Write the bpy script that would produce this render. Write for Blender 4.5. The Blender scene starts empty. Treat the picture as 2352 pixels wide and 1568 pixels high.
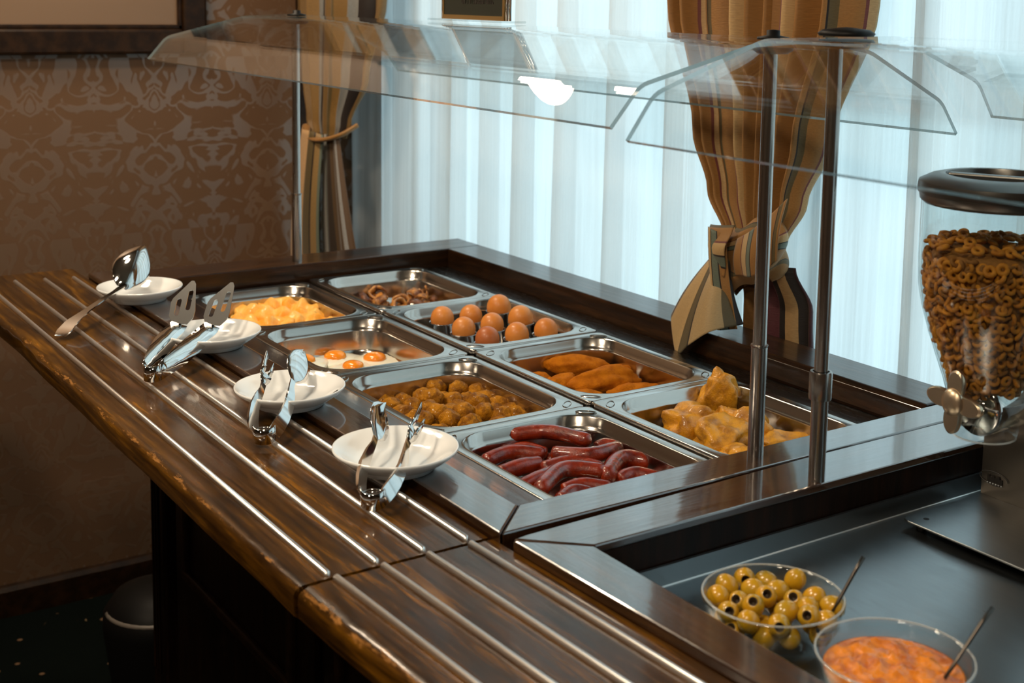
import bpy, bmesh, math, random
from mathutils import Vector, Matrix, noise
PI = math.pi
scene = bpy.context.scene
COL = scene.collection

# ------------------------------------------------------------------ camera
cam_d = bpy.data.cameras.new('camera'); cam = bpy.data.objects.new('camera', cam_d); COL.objects.link(cam)
cam.location = (2.464, -0.846, 1.484)
cam.rotation_euler = [math.radians(a) for a in (82.65, -0.96, 55.69)]
cam_d.sensor_width = 36.0; cam_d.lens = 3040.0 / 2352 * 36
cam_d.shift_x = -67 / 2352; cam_d.shift_y = -397 / 2352
cam_d.clip_start = 0.05
cam_d.dof.use_dof = True; cam_d.dof.focus_distance = 1.85; cam_d.dof.aperture_fstop = 7.1
scene.camera = cam
# ------------------------------------------------------------------ world: overcast daylight
W = bpy.data.worlds.new('world'); scene.world = W; W.use_nodes = True
wn = W.node_tree.nodes; wl = W.node_tree.links
wbg = wn['Background']
wtc = wn.new('ShaderNodeTexCoord'); wsp = wn.new('ShaderNodeSeparateXYZ'); wr = wn.new('ShaderNodeValToRGB')
wl.new(wtc.outputs['Generated'], wsp.inputs[0]); wl.new(wsp.outputs['Z'], wr.inputs[0]); wl.new(wr.outputs[0], wbg.inputs[0])
wr.color_ramp.elements[0].position = 0.0; wr.color_ramp.elements[0].color = (0.46, 0.65, 0.72, 1)
wr.color_ramp.elements[1].position = 0.6; wr.color_ramp.elements[1].color = (0.61, 0.83, 0.915, 1)
wbg.inputs[1].default_value = 2.7
# ------------------------------------------------------------------ warm room lamps (in ceiling fixtures built below)
LAMPS = [(0.9, -1.15, 2.50), (2.3, -0.95, 2.50), (-0.40, -0.15, 2.50), (-0.20, -2.4, 2.50), (2.6, -2.6, 2.50), (0.04, -0.12, 2.50)]  # corner lamp and far-pan lamp added to put highlights on the tray rails
for i, p in enumerate(LAMPS):
    ld = bpy.data.lights.new('ceiling_lamp_light', 'AREA'); ld.shape = 'DISK'; ld.size = 0.26
    ld.energy = [26, 22, 11, 4, 18, 13][i]; ld.color = (1.0, 0.80, 0.58)
    lo = bpy.data.objects.new('ceiling_lamp_light', ld); COL.objects.link(lo); lo.location = (p[0], p[1], p[2] - 0.055)
scene.view_settings.view_transform = 'Standard'; scene.view_settings.look = 'None'
scene.view_settings.gamma = 1.0; scene.view_settings.use_curve_mapping = False
scene.view_settings.exposure = -0.12

# ------------------------------------------------------------------ materials
def mat(name):
    m = bpy.data.materials.new(name); m.use_nodes = True
    return m, m.node_tree.nodes, m.node_tree.links, m.node_tree.nodes['Principled BSDF']
def ramp(n, stops, interp='LINEAR'):
    r = n.new('ShaderNodeValToRGB'); cr = r.color_ramp; cr.interpolation = interp
    while len(cr.elements) > 1: cr.elements.remove(cr.elements[-1])
    cr.elements[0].position = stops[0][0]; cr.elements[0].color = (*stops[0][1], 1)
    for p, c in stops[1:]:
        e = cr.elements.new(p); e.color = (*c, 1)
    return r
def posmap(n, l, scale, rot=(0, 0, 0)):
    g = n.new('ShaderNodeNewGeometry'); mp = n.new('ShaderNodeMapping')
    mp.inputs['Scale'].default_value = scale; mp.inputs['Rotation'].default_value = rot
    l.new(g.outputs['Position'], mp.inputs['Vector']); return mp
def tnoise(n, l, vec, scale, detail=3, rough=0.5, dist=0.0):
    t = n.new('ShaderNodeTexNoise'); t.inputs['Scale'].default_value = scale; t.inputs['Detail'].default_value = detail
    t.inputs['Roughness'].default_value = rough; t.inputs['Distortion'].default_value = dist
    if vec is not None: l.new(vec, t.inputs['Vector'])
    return t
def bump(n, l, b, h, strength, dist=0.002):
    bp = n.new('ShaderNodeBump'); bp.inputs['Strength'].default_value = strength; bp.inputs['Distance'].default_value = dist
    l.new(h, bp.inputs['Height']); l.new(bp.outputs[0], b.inputs['Normal']); return bp
def mixc(n, l, fac, a, b, mode='MIX'):
    m = n.new('ShaderNodeMix'); m.data_type = 'RGBA'; m.blend_type = mode
    for s, v in ((0, fac), (6, a), (7, b)):
        if hasattr(v, 'is_output'): l.new(v, m.inputs[s])
        elif s == 0: m.inputs[0].default_value = v
        else: m.inputs[s].default_value = (*v, 1)
    return m.outputs[2]
def wood(name, axis, dark, mid, light, rough=0.22, coat=0.6, wear=False, figure=1.0, spec=0.3, cior=1.45):
    m, n, l, b = mat(name)
    sc = {'x': (2.0, 21, 21), 'y': (21, 2.0, 21), 'z': (21, 21, 2.0)}[axis]
    mp = posmap(n, l, sc)
    big = tnoise(n, l, mp.outputs[0], 1.3 * figure, 3, 0.55, 1.6)
    fine = tnoise(n, l, mp.outputs[0], 9.0, 6, 0.65, 0.6)
    wv = n.new('ShaderNodeTexWave'); wv.inputs['Scale'].default_value = 1.1; wv.inputs['Distortion'].default_value = 9
    wv.inputs['Detail'].default_value = 3; wv.inputs['Detail Scale'].default_value = 0.8
    wv.bands_direction = {'x': 'Y', 'y': 'X', 'z': 'X'}[axis]; l.new(mp.outputs[0], wv.inputs['Vector'])
    r1 = ramp(n, [(0.28, dark), (0.52, mid), (0.78, light)]); l.new(big.outputs[0], r1.inputs[0])
    r2 = ramp(n, [(0.30, (0.22, 0.20, 0.18)), (0.5, (0.9, 0.9, 0.9)), (0.72, (1.7, 1.6, 1.4))]); l.new(fine.outputs[0], r2.inputs[0])
    r3 = ramp(n, [(0.0, (0.55, 0.52, 0.5)), (0.6, (1, 1, 1))]); l.new(wv.outputs[0], r3.inputs[0])
    c = mixc(n, l, 0.75, r1.outputs[0], r2.outputs[0], 'MULTIPLY')
    c = mixc(n, l, 0.7, c, r3.outputs[0], 'MULTIPLY')
    # small pale scuffs in the varnish
    sp = tnoise(n, l, posmap(n, l, (22, 60, 22) if axis == 'x' else (60, 22, 22)).outputs[0], 1.0, 2, 0.5)
    rs = ramp(n, [(0.79, (0, 0, 0)), (0.81, (1, 1, 1))]); l.new(sp.outputs[0], rs.inputs[0])
    c = mixc(n, l, rs.outputs[0], c, (0.30, 0.15, 0.06))
    if wear:
        at = n.new('ShaderNodeAttribute'); at.attribute_name = 'wear'
        wn_ = tnoise(n, l, posmap(n, l, (14, 60, 60)).outputs[0], 2.0, 5, 0.7)
        ad = n.new('ShaderNodeMath'); ad.operation = 'ADD'; l.new(at.outputs['Fac'], ad.inputs[0]); l.new(wn_.outputs[0], ad.inputs[1])
        rw = ramp(n, [(1.08 / 2, (0, 0, 0)), (1.22 / 2, (1, 1, 1))])
        dv = n.new('ShaderNodeMath'); dv.operation = 'MULTIPLY'; dv.inputs[1].default_value = 0.5; l.new(ad.outputs[0], dv.inputs[0])
        l.new(dv.outputs[0], rw.inputs[0])
        c = mixc(n, l, rw.outputs[0], c, (0.34, 0.155, 0.04))
    l.new(c, b.inputs['Base Color'])
    b.inputs['Roughness'].default_value = rough
    b.inputs['Coat Weight'].default_value = coat; b.inputs['Coat Roughness'].default_value = 0.07; b.inputs['Coat IOR'].default_value = cior; b.inputs['Specular IOR Level'].default_value = spec
    wob = tnoise(n, l, posmap(n, l, sc).outputs[0], 1.6, 3, 0.6)
    am = n.new('ShaderNodeMath'); am.operation = 'MULTIPLY_ADD'; am.inputs[1].default_value = 0.35
    l.new(fine.outputs[0], am.inputs[0]); l.new(wob.outputs[0], am.inputs[2])
    bump(n, l, b, am.outputs[0], 0.30, 0.0022)
    cb = n.new('ShaderNodeBump'); cb.inputs['Strength'].default_value = 0.10; cb.inputs['Distance'].default_value = 0.0016
    l.new(wob.outputs[0], cb.inputs['Height']); l.new(cb.outputs[0], b.inputs['Coat Normal'])
    return m
D, Mi, Li = (0.012, 0.0044, 0.0004), (0.062, 0.025, 0.0015), (0.22, 0.092, 0.005)
WX = wood('dark_stained_wood_tray', 'x', D, Mi, Li, 0.26, 0.26, wear=True, spec=0.2)
WXF = wood('dark_stained_wood_long', 'x', (0.016, 0.007, 0.0035), (0.036, 0.015, 0.006), (0.075, 0.030, 0.010), 0.20, 1.0, spec=0.9, cior=1.95)
WRX = wood('dark_ridge_wood_long', 'x', (0.012, 0.005, 0.0022), (0.030, 0.012, 0.004), (0.065, 0.025, 0.007), 0.28, 0.35, spec=0.35)
WRY = wood('dark_ridge_wood_cross', 'y', (0.012, 0.005, 0.0022), (0.030, 0.012, 0.004), (0.065, 0.025, 0.007), 0.28, 0.35, spec=0.35)
WYF = wood('dark_stained_wood_cross', 'y', (0.016, 0.007, 0.0035), (0.036, 0.015, 0.006), (0.075, 0.030, 0.010), 0.20, 1.0, spec=0.9, cior=1.95)
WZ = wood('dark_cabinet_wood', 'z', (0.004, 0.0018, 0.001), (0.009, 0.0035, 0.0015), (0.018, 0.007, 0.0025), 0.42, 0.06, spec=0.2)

def metal(name, col, rough, brush=None, bstr=0.1, scale=120):
    m, n, l, b = mat(name)
    b.inputs['Base Color'].default_value = (*col, 1); b.inputs['Metallic'].default_value = 1; b.inputs['Roughness'].default_value = rough
    if brush:
        mp = posmap(n, l, brush); t = tnoise(n, l, mp.outputs[0], scale, 2, 0.5)
        bump(n, l, b, t.outputs[0], bstr, 0.001)
        rr = n.new('ShaderNodeMapRange'); rr.inputs['To Min'].default_value = rough * 0.8; rr.inputs['To Max'].default_value = rough * 1.3
        l.new(t.outputs[0], rr.inputs['Value']); l.new(rr.outputs[0], b.inputs['Roughness'])
    return m
STEEL = metal('pan_stainless_steel', (0.50, 0.47, 0.435), 0.19)
BASIN = metal('brushed_steel_basin', (0.27, 0.29, 0.30), 0.30, (0.12, 1, 1), 0.08, 220)
CHROME = metal('polished_chrome', (0.72, 0.71, 0.69), 0.07)
RAIL = metal('polished_steel_rail', (0.95, 0.94, 0.92), 0.34)
TUBE = metal('brushed_steel_tube', (0.40, 0.38, 0.36), 0.24, (1, 1, 0.05), 0.06, 200)
HEADM = metal('satin_tong_steel', (0.50, 0.51, 0.51), 0.20)
CUP = metal('steel_egg_cup', (0.45, 0.46, 0.47), 0.12)
SATIN = metal('satin_champagne_metal', (0.62, 0.50, 0.36), 0.36)
LIDM = metal('dark_satin_lid', (0.17, 0.16, 0.15), 0.33)
SHELFM = metal('dark_steel_shelf', (0.17, 0.165, 0.16), 0.25, (0.1, 1, 1), 0.06, 150)

def plain(name, col, rough=0.5, coat=0.0, nscale=None, ncol=None, bstr=0.0, bscale=60, sss=0.0, bdist=0.002, rng=(0.4, 0.65), spec=0.5):
    m, n, l, b = mat(name); b.inputs['Specular IOR Level'].default_value = spec
    b.inputs['Base Color'].default_value = (*col, 1); b.inputs['Roughness'].default_value = rough; b.inputs['Coat Weight'].default_value = coat
    b.inputs['Coat Roughness'].default_value = 0.08
    tc = n.new('ShaderNodeNewGeometry')
    if nscale:
        t = tnoise(n, l, tc.outputs['Position'], nscale, 4, 0.6); r = ramp(n, [(rng[0], col), (rng[1], ncol)])
        l.new(t.outputs[0], r.inputs[0]); l.new(r.outputs[0], b.inputs['Base Color'])
    if bstr:
        t2 = tnoise(n, l, tc.outputs['Position'], bscale, 5, 0.65); bump(n, l, b, t2.outputs[0], bstr, bdist)
    if sss:
        b.inputs['Subsurface Weight'].default_value = sss; b.inputs['Subsurface Radius'].default_value = (0.012, 0.006, 0.003)
    return m
CERAMIC = plain('white_glazed_ceramic', (0.78, 0.82, 0.84), 0.12, 0.5)
BLACKP = plain('black_plastic', (0.004, 0.004, 0.004), 0.5, spec=0.2)
INK = plain('black_ink', (0.015, 0.012, 0.01), 0.5)
WHITEINK = plain('pale_print', (0.55, 0.60, 0.66), 0.5)
MEAT = plain('browned_meatball', (0.50, 0.205, 0.006), 0.55, 0.12, 70, (0.20, 0.070, 0.003), 1.0, 130, 0, 0.005, (0.38, 0.62), 0.15)
BREAD = plain('orange_breadcrumb', (0.60, 0.185, 0.006), 0.7, 0.0, 60, (0.42, 0.115, 0.004), 1.0, 380, 0, 0.0022, (0.4, 0.65), 0.1)
CHICK = plain('roast_chicken', (0.74, 0.33, 0.012), 0.38, 0.3, 45, (0.34, 0.13, 0.006), 0.9, 90, 0, 0.003)
SAUS = plain('glazed_red_sausage', (0.25, 0.020, 0.001), 0.22, 0.6, 60, (0.10, 0.007, 0.001), 1.0, 170, 0, 0.0012)
SHELL = plain('brown_egg_shell', (0.66, 0.215, 0.032), 0.42, 0.1, 22, (0.74, 0.28, 0.055), 0.06, 300)
SHELLD = plain('darker_brown_egg_shell', (0.46, 0.125, 0.028), 0.42, 0.1, 22, (0.52, 0.16, 0.04), 0.06, 300)
OMEL = plain('yellow_omelette', (0.95, 0.40, 0.025), 0.5, 0.2, 30, (0.98, 0.56, 0.13), 0.7, 90, 0.15, 0.003)
WHITEEGG = plain('fried_egg_white', (0.86, 0.85, 0.72), 0.28, 0.4, 40, (0.90, 0.80, 0.58), 0.4, 90, 0.15, 0.002, (0.5, 0.75))
YOLK = plain('egg_yolk', (0.95, 0.34, 0.012), 0.22, 0.5, 30, (0.90, 0.24, 0.01), 0.1, 60, 0.1)
MUSH = plain('fried_mushroom', (0.62, 0.26, 0.05), 0.4, 0.3, 60, (0.16, 0.045, 0.012), 0.7, 110, 0, 0.003, (0.42, 0.58))
MUSHD = plain('dark_fried_mushroom', (0.10, 0.03, 0.01), 0.4, 0.3, 60, (0.3, 0.10, 0.03), 0.7, 110, 0, 0.003)
OLIVE = plain('green_olive', (0.56, 0.29, 0.008), 0.26, 0.3, 35, (0.40, 0.25, 0.015), 0.08, 80)
OLIVEIN = plain('olive_pit_hole', (0.035, 0.018, 0.004), 0.6)
SAUCE = plain('orange_chunky_relish', (0.80, 0.25, 0.006), 0.25, 0.4, 45, (0.45, 0.10, 0.003), 0.8, 70, 0, 0.004)
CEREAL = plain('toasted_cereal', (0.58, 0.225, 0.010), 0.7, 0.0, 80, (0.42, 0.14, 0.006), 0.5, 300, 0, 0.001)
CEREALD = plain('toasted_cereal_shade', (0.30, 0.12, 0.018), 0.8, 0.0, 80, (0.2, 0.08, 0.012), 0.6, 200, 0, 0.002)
LINER = plain('black_well_liner', (0.01, 0.01, 0.01), 0.5)
GOLD = metal('gold_sign_edge', (0.75, 0.55, 0.25), 0.3)
SIGNBLK = plain('dark_green_black_card', (0.014, 0.020, 0.015), 0.35, 0.2)
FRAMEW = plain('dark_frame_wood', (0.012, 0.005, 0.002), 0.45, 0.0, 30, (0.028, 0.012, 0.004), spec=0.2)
MATC = plain('cream_picture_mat', (0.20, 0.125, 0.075), 0.5)
CEIL = plain('ceiling_paint', (0.24, 0.17, 0.11), 0.9)
WALLP = plain('brown_wall_paint', (0.17, 0.095, 0.05), 0.7)
REVEAL = plain('white_window_frame', (0.75, 0.76, 0.75), 0.4)
GREYRIM = plain('grey_rim_plastic', (0.16, 0.14, 0.12), 0.4)

def clear(name, tint, ior=1.45, gloss=1.0, rough=0.0, edge=None):
    m, n, l, b = mat(name); out = n['Material Output']; n.remove(b)
    tr = n.new('ShaderNodeBsdfTransparent'); tr.inputs[0].default_value = (*tint, 1)
    gl = n.new('ShaderNodeBsdfGlossy'); gl.inputs['Roughness'].default_value = rough; gl.inputs[0].default_value = (gloss, gloss, gloss, 1)
    lw = n.new('ShaderNodeLayerWeight'); lw.inputs['Blend'].default_value = 0.5
    p5 = n.new('ShaderNodeMath'); p5.operation = 'POWER'; l.new(lw.outputs['Facing'], p5.inputs[0]); p5.inputs[1].default_value = 5.0
    f0 = ((ior - 1) / (ior + 1)) ** 2; fr = n.new('ShaderNodeMath'); fr.operation = 'MULTIPLY_ADD'; l.new(p5.outputs[0], fr.inputs[0]); fr.inputs[1].default_value = 0.9 * (1 - f0); fr.inputs[2].default_value = f0
    mx = n.new('ShaderNodeMixShader'); l.new(fr.outputs[0], mx.inputs[0]); l.new(tr.outputs[0], mx.inputs[1]); l.new(gl.outputs[0], mx.inputs[2])
    l.new(mx.outputs[0], out.inputs[0]); return m
GLASS = clear('clear_acrylic_sheet', (0.955, 0.972, 0.972), 1.5)
BOWLG = clear('clear_glass_bowl', (0.90, 0.92, 0.92), 1.55)
JAR = clear('clear_plastic_jar', (0.90, 0.925, 0.925), 1.6)
PANE = clear('window_pane', (0.97, 0.98, 0.98), 1.3)
m_, n_, l_, b_ = mat('polished_glass_edge'); EDGE = m_
b_.inputs['Base Color'].default_value = (0.20, 0.30, 0.31, 1); b_.inputs['Roughness'].default_value = 0.12
b_.inputs['Transmission Weight'].default_value = 0.35; b_.inputs['Alpha'].default_value = 0.85; b_.inputs['Coat Weight'].default_value = 1.0

# sheer curtain cloth
SHEER, n, l, b = mat('white_sheer_voile'); out = n['Material Output']; n.remove(b)
df = n.new('ShaderNodeBsdfDiffuse'); df.inputs[0].default_value = (0.80, 0.83, 0.84, 1)
tl = n.new('ShaderNodeBsdfTranslucent'); tl.inputs[0].default_value = (0.80, 0.84, 0.85, 1)
tp = n.new('ShaderNodeBsdfTransparent'); tp.inputs[0].default_value = (1, 1, 1, 1)
a1 = n.new('ShaderNodeMixShader'); a1.inputs[0].default_value = 0.55; l.new(df.outputs[0], a1.inputs[1]); l.new(tl.outputs[0], a1.inputs[2])
a2 = n.new('ShaderNodeMixShader'); l.new(a1.outputs[0], a2.inputs[1]); l.new(tp.outputs[0], a2.inputs[2])
mp = posmap(n, l, (260, 260, 1.2)); t = tnoise(n, l, mp.outputs[0], 1.0, 2)
mr = n.new('ShaderNodeMapRange'); mr.inputs['From Min'].default_value = 0.3; mr.inputs['From Max'].default_value = 0.7
mr.inputs['To Min'].default_value = 0.08; mr.inputs['To Max'].default_value = 0.17
mp2 = posmap(n, l, (17, 0.0, 0.5)); t2 = tnoise(n, l, mp2.outputs[0], 1.0, 4, 0.7)
mr2 = n.new('ShaderNodeMapRange'); mr2.inputs['From Min'].default_value = 0.35; mr2.inputs['From Max'].default_value = 0.65; mr2.inputs['To Min'].default_value = -0.05; mr2.inputs['To Max'].default_value = 0.20
l.new(t2.outputs[0], mr2.inputs['Value']); ad2 = n.new('ShaderNodeMath'); ad2.operation = 'ADD'; ad2.use_clamp = True; l.new(mr2.outputs[0], ad2.inputs[0]); l.new(mr.outputs[0], ad2.inputs[1])
l.new(t.outputs[0], mr.inputs['Value']); l.new(ad2.outputs[0], a2.inputs[0]); l.new(a2.outputs[0], out.inputs[0])

# striped drape cloth: stripes run along V, laid out across U
def drape_mat(name, stops):
    m, n, l, b = mat(name)
    uv = n.new('ShaderNodeUVMap'); sp = n.new('ShaderNodeSeparateXYZ'); l.new(uv.outputs[0], sp.inputs[0])
    fr = n.new('ShaderNodeMath'); fr.operation = 'FRACT'; l.new(sp.outputs['X'], fr.inputs[0])
    r = ramp(n, stops, 'CONSTANT'); l.new(fr.outputs[0], r.inputs[0])
    wt = n.new('ShaderNodeMapping'); wt.inputs['Scale'].default_value = (40, 260, 1); l.new(uv.outputs[0], wt.inputs['Vector'])
    tt = tnoise(n, l, wt.outputs[0], 1.0, 4, 0.6)
    r2 = ramp(n, [(0.25, (0.72, 0.72, 0.72)), (0.7, (1.1, 1.1, 1.1))]); l.new(tt.outputs[0], r2.inputs[0])
    c = mixc(n, l, 0.8, r.outputs[0], r2.outputs[0], 'MULTIPLY'); l.new(c, b.inputs['Base Color'])
    b.inputs['Roughness'].default_value = 0.55; b.inputs['Sheen Weight'].default_value = 0.15
    bump(n, l, b, tt.outputs[0], 0.35, 0.0015)
    return m
tan, olv, drk, crm, red, grn, ylw = (0.33, 0.155, 0.038), (0.115, 0.080, 0.028), (0.012, 0.006, 0.004), (0.52, 0.34, 0.15), (0.16, 0.035, 0.03), (0.13, 0.16, 0.12), (0.42, 0.25, 0.10)
DRAPE = drape_mat('striped_curtain_cloth', [(0.0, tan), (0.30, drk), (0.312, olv), (0.36, tan), (0.50, red), (0.515, crm), (0.60, drk), (0.61, grn), (0.67, drk), (0.682, tan), (0.93, drk), (0.942, olv)])
DRAPET = drape_mat('tan_faced_curtain_cloth', [(0.0, (0.22, 0.12, 0.035)), (0.10, drk), (0.12, tan), (0.17, (0.62, 0.38, 0.18)), (0.60, olv), (0.74, drk), (0.77, (0.30, 0.18, 0.06)), (0.90, grn)])
DRAPED = drape_mat('grey_dark_curtain_cloth', [(0.0, (0.35, 0.33, 0.30)), (0.12, (0.16, 0.17, 0.15)), (0.24, (0.03, 0.018, 0.01)), (0.50, (0.09, 0.05, 0.02)), (0.78, (0.30, 0.29, 0.28)), (0.84, (0.10, 0.05, 0.02))])
DRAPEC = drape_mat('tail_curtain_cloth', [(0.0, (0.16, 0.10, 0.03)), (0.14, (0.40, 0.25, 0.09)), (0.17, (0.07, 0.03, 0.015)), (0.205, (0.55, 0.36, 0.16)), (0.42, olv), (0.56, drk), (0.58, (0.50, 0.34, 0.16)), (0.86, olv), (0.93, drk)])
DRAPEU = drape_mat('shaded_corner_cloth', [(0.0, (0.20, 0.11, 0.03)), (0.12, drk), (0.17, olv), (0.33, (0.24, 0.13, 0.03)), (0.60, drk), (0.64, (0.22, 0.22, 0.21)), (0.80, drk), (0.88, (0.20, 0.11, 0.03))])
DRAPEP = drape_mat('striped_curtain_cloth_plum', [(0.0, tan), (0.34, drk), (0.42, (0.10, 0.022, 0.03)), (0.74, drk), (0.80, ylw), (0.86, drk), (0.92, (0.05, 0.015, 0.02))])

# damask wallpaper: mirrored scroll ornament in silver ink on brown ground
WALL, n, l, b = mat('damask_wallpaper')
g = n.new('ShaderNodeNewGeometry'); sp = n.new('ShaderNodeSeparateXYZ'); l.new(g.outputs['Position'], sp.inputs[0])
def M(op, a, bb=None, c=None):
    x = n.new('ShaderNodeMath'); x.operation = op
    for i, v in enumerate((a, bb, c)):
        if v is None: continue
        if hasattr(v, 'is_output'): l.new(v, x.inputs[i])
        else: x.inputs[i].default_value = v
    return x.outputs[0]
PX_, PZ_ = 0.30, 0.44
zz = M('DIVIDE', sp.outputs['Z'], PZ_); row = M('FLOOR', zz)
yy = M('ADD', M('DIVIDE', M('SUBTRACT', sp.outputs['Y'], 0.075), PX_), M('MULTIPLY', row, 0.5))
uu = M('PINGPONG', yy, 0.5)
vv = M('FRACT', zz)
cb = n.new('ShaderNodeCombineXYZ'); l.new(uu, cb.inputs[0]); l.new(M('MULTIPLY', vv, PZ_ / PX_), cb.inputs[1])
t = tnoise(n, l, cb.outputs[0], 3.4, 2, 0.4, 1.4)
sc_ = M('SINE', M('MULTIPLY', t.outputs[0], 27.0))
dd = M('ADD', M('ABSOLUTE', M('SUBTRACT', vv, 0.5)), uu)          # lozenge medallion
og = M('ABSOLUTE', M('SUBTRACT', M('FRACT', M('MULTIPLY', dd, 3.0)), 0.5))
tot = M('ADD', M('MULTIPLY', sc_, 0.55), M('MULTIPLY', M('SUBTRACT', og, 0.25), 1.6))
rm = ramp(n, [(0.46, (0, 0, 0)), (0.56, (1, 1, 1))]); l.new(M('MULTIPLY_ADD', tot, 0.5, 0.5), rm.inputs[0])
cl = mixc(n, l, rm.outputs[0], (0.140, 0.078, 0.043), (0.152, 0.092, 0.055))
l.new(cl, b.inputs['Base Color'])
l.new(M('MULTIPLY_ADD', rm.outputs[0], 0.8, 0.12), b.inputs['Specular IOR Level'])
l.new(M('MULTIPLY_ADD', rm.outputs[0], -0.22, 0.55), b.inputs['Roughness'])
bump(n, l, b, rm.outputs[0], 0.2, 0.001)

# carpet: near-black green with pale flecks and petal marks
CARPET, n, l, b = mat('dark_flecked_carpet')
mp = posmap(n, l, (1, 1, 1)); v1 = n.new('ShaderNodeTexVoronoi'); v1.inputs['Scale'].default_value = 17; l.new(mp.outputs[0], v1.inputs['Vector'])
r = ramp(n, [(0.0, (0.9, 0.9, 0.9)), (0.12, (0.6, 0.6, 0.6)), (0.16, (0, 0, 0))]); l.new(v1.outputs['Distance'], r.inputs[0])
v2 = n.new('ShaderNodeTexVoronoi'); v2.inputs['Scale'].default_value = 5; l.new(mp.outputs[0], v2.inputs['Vector'])
r2 = ramp(n, [(0.20, (0, 0, 0)), (0.215, (1, 1, 1)), (0.25, (1, 1, 1)), (0.262, (0, 0, 0))]); l.new(v2.outputs['Distance'], r2.inputs[0])
t = tnoise(n, l, mp.outputs[0], 9, 2); r3 = ramp(n, [(0.52, (0, 0, 0)), (0.56, (1, 1, 1))]); l.new(t.outputs[0], r3.inputs[0])
pet = mixc(n, l, 1.0, r2.outputs[0], r3.outputs[0], 'MULTIPLY')
c = mixc(n, l, r.outputs[0], (0.003, 0.005, 0.004), (0.26, 0.15, 0.08)); c = mixc(n, l, pet, c, (0.40, 0.27, 0.15))
l.new(c, b.inputs['Base Color']); b.inputs['Roughness'].default_value = 0.95; b.inputs['Specular IOR Level'].default_value = 0.05

# ------------------------------------------------------------------ object helpers
def new_mesh(name, verts, faces, m, smooth=False, uvs=None):
    me = bpy.data.meshes.new(name); me.from_pydata([tuple(v) for v in verts], [], faces); me.update()
    for mm in (m if isinstance(m, (list, tuple)) else [m]): me.materials.append(mm)
    if smooth: me.shade_smooth()
    if uvs:
        ul = me.uv_layers.new(name='UVMap')
        for lp in me.loops: ul.data[lp.index].uv = uvs[lp.vertex_index]
    return me
def link(name, me, parent=None, loc=None):
    o = bpy.data.objects.new(name, me); COL.objects.link(o)
    if parent is not None:
        o.parent = parent
        if loc is None:
            w = worldloc(parent); o.location = -w
        else: o.location = loc
    elif loc is not None: o.location = loc
    return o
def worldloc(o):
    v = Vector(o.location)
    while o.parent is not None:
        o = o.parent; v = v + Vector(o.location)
    return v
def tag(o, label=None, cat=None, group=None, kind=None):
    if label: o['label'] = label
    if cat: o['category'] = cat
    if group: o['group'] = group
    if kind: o['kind'] = kind
    return o
def thing(name, label, cat, loc=(0, 0, 0), group=None):
    o = bpy.data.objects.new(name, None); COL.objects.link(o); o.location = loc; o.empty_display_size = 0.02
    return tag(o, label, cat, group)
def part(name, geo, m, parent, smooth=False, uvs=None):      # geometry given in world coordinates
    return link(name, new_mesh(name, geo[0], geo[1], m, smooth, uvs), parent)
def bm_geo(bm):
    bm.verts.ensure_lookup_table(); bm.verts.index_update()
    g = ([v.co.copy() for v in bm.verts], [[v.index for v in f.verts] for f in bm.faces]); bm.free(); return g
def box(x0, x1, y0, y1, z0, z1, bev=0.0, seg=2):
    bm = bmesh.new(); bmesh.ops.create_cube(bm, size=1)
    for v in bm.verts: v.co = Vector(((x0 + x1) / 2 + v.co.x * (x1 - x0), (y0 + y1) / 2 + v.co.y * (y1 - y0), (z0 + z1) / 2 + v.co.z * (z1 - z0)))
    if bev: bmesh.ops.bevel(bm, geom=bm.edges[:], offset=bev, segments=seg, profile=0.5, affect='EDGES')
    return bm_geo(bm)
def prism(poly, z0, z1, bev=0.0, seg=2, axis='z'):
    bm = bmesh.new(); n_ = len(poly)
    def P(a, b, c): return {'z': (a, b, c), 'x': (c, a, b), 'y': (a, c, b)}[axis]
    lo = [bm.verts.new(P(p[0], p[1], z0)) for p in poly]; hi = [bm.verts.new(P(p[0], p[1], z1)) for p in poly]
    bm.faces.new(lo[::-1]); bm.faces.new(hi)
    for i in range(n_): bm.faces.new((lo[i], lo[(i + 1) % n_], hi[(i + 1) % n_], hi[i]))
    bmesh.ops.recalc_face_normals(bm, faces=bm.faces[:])
    if bev: bmesh.ops.bevel(bm, geom=bm.edges[:], offset=bev, segments=seg, profile=0.5, affect='EDGES')
    return bm_geo(bm)
def join(*gs):
    V, F = [], []
    for v, f in gs:
        o = len(V); V += [Vector(p) for p in v]; F += [[i + o for i in ff] for ff in f]
    return V, F
def lathe(prof, c=(0, 0, 0), n=48, rx=1.0, ry=1.0):
    V, F, rings = [], [], []
    for r, z in prof:
        if r < 1e-6: rings.append([len(V)]); V.append(Vector((c[0], c[1], c[2] + z)))
        else:
            rings.append(list(range(len(V), len(V) + n)))
            for i in range(n):
                a = 2 * PI * i / n; V.append(Vector((c[0] + r * rx * math.cos(a), c[1] + r * ry * math.sin(a), c[2] + z)))
    for A, B in zip(rings, rings[1:]):
        if len(A) == 1 and len(B) == 1: continue
        for i in range(n):
            j = (i + 1) % n
            if len(A) == 1: F.append([A[0], B[i], B[j]])
            elif len(B) == 1: F.append([A[i], B[0], A[j]])
            else: F.append([A[i], B[i], B[j], A[j]])
    return V, F
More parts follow.
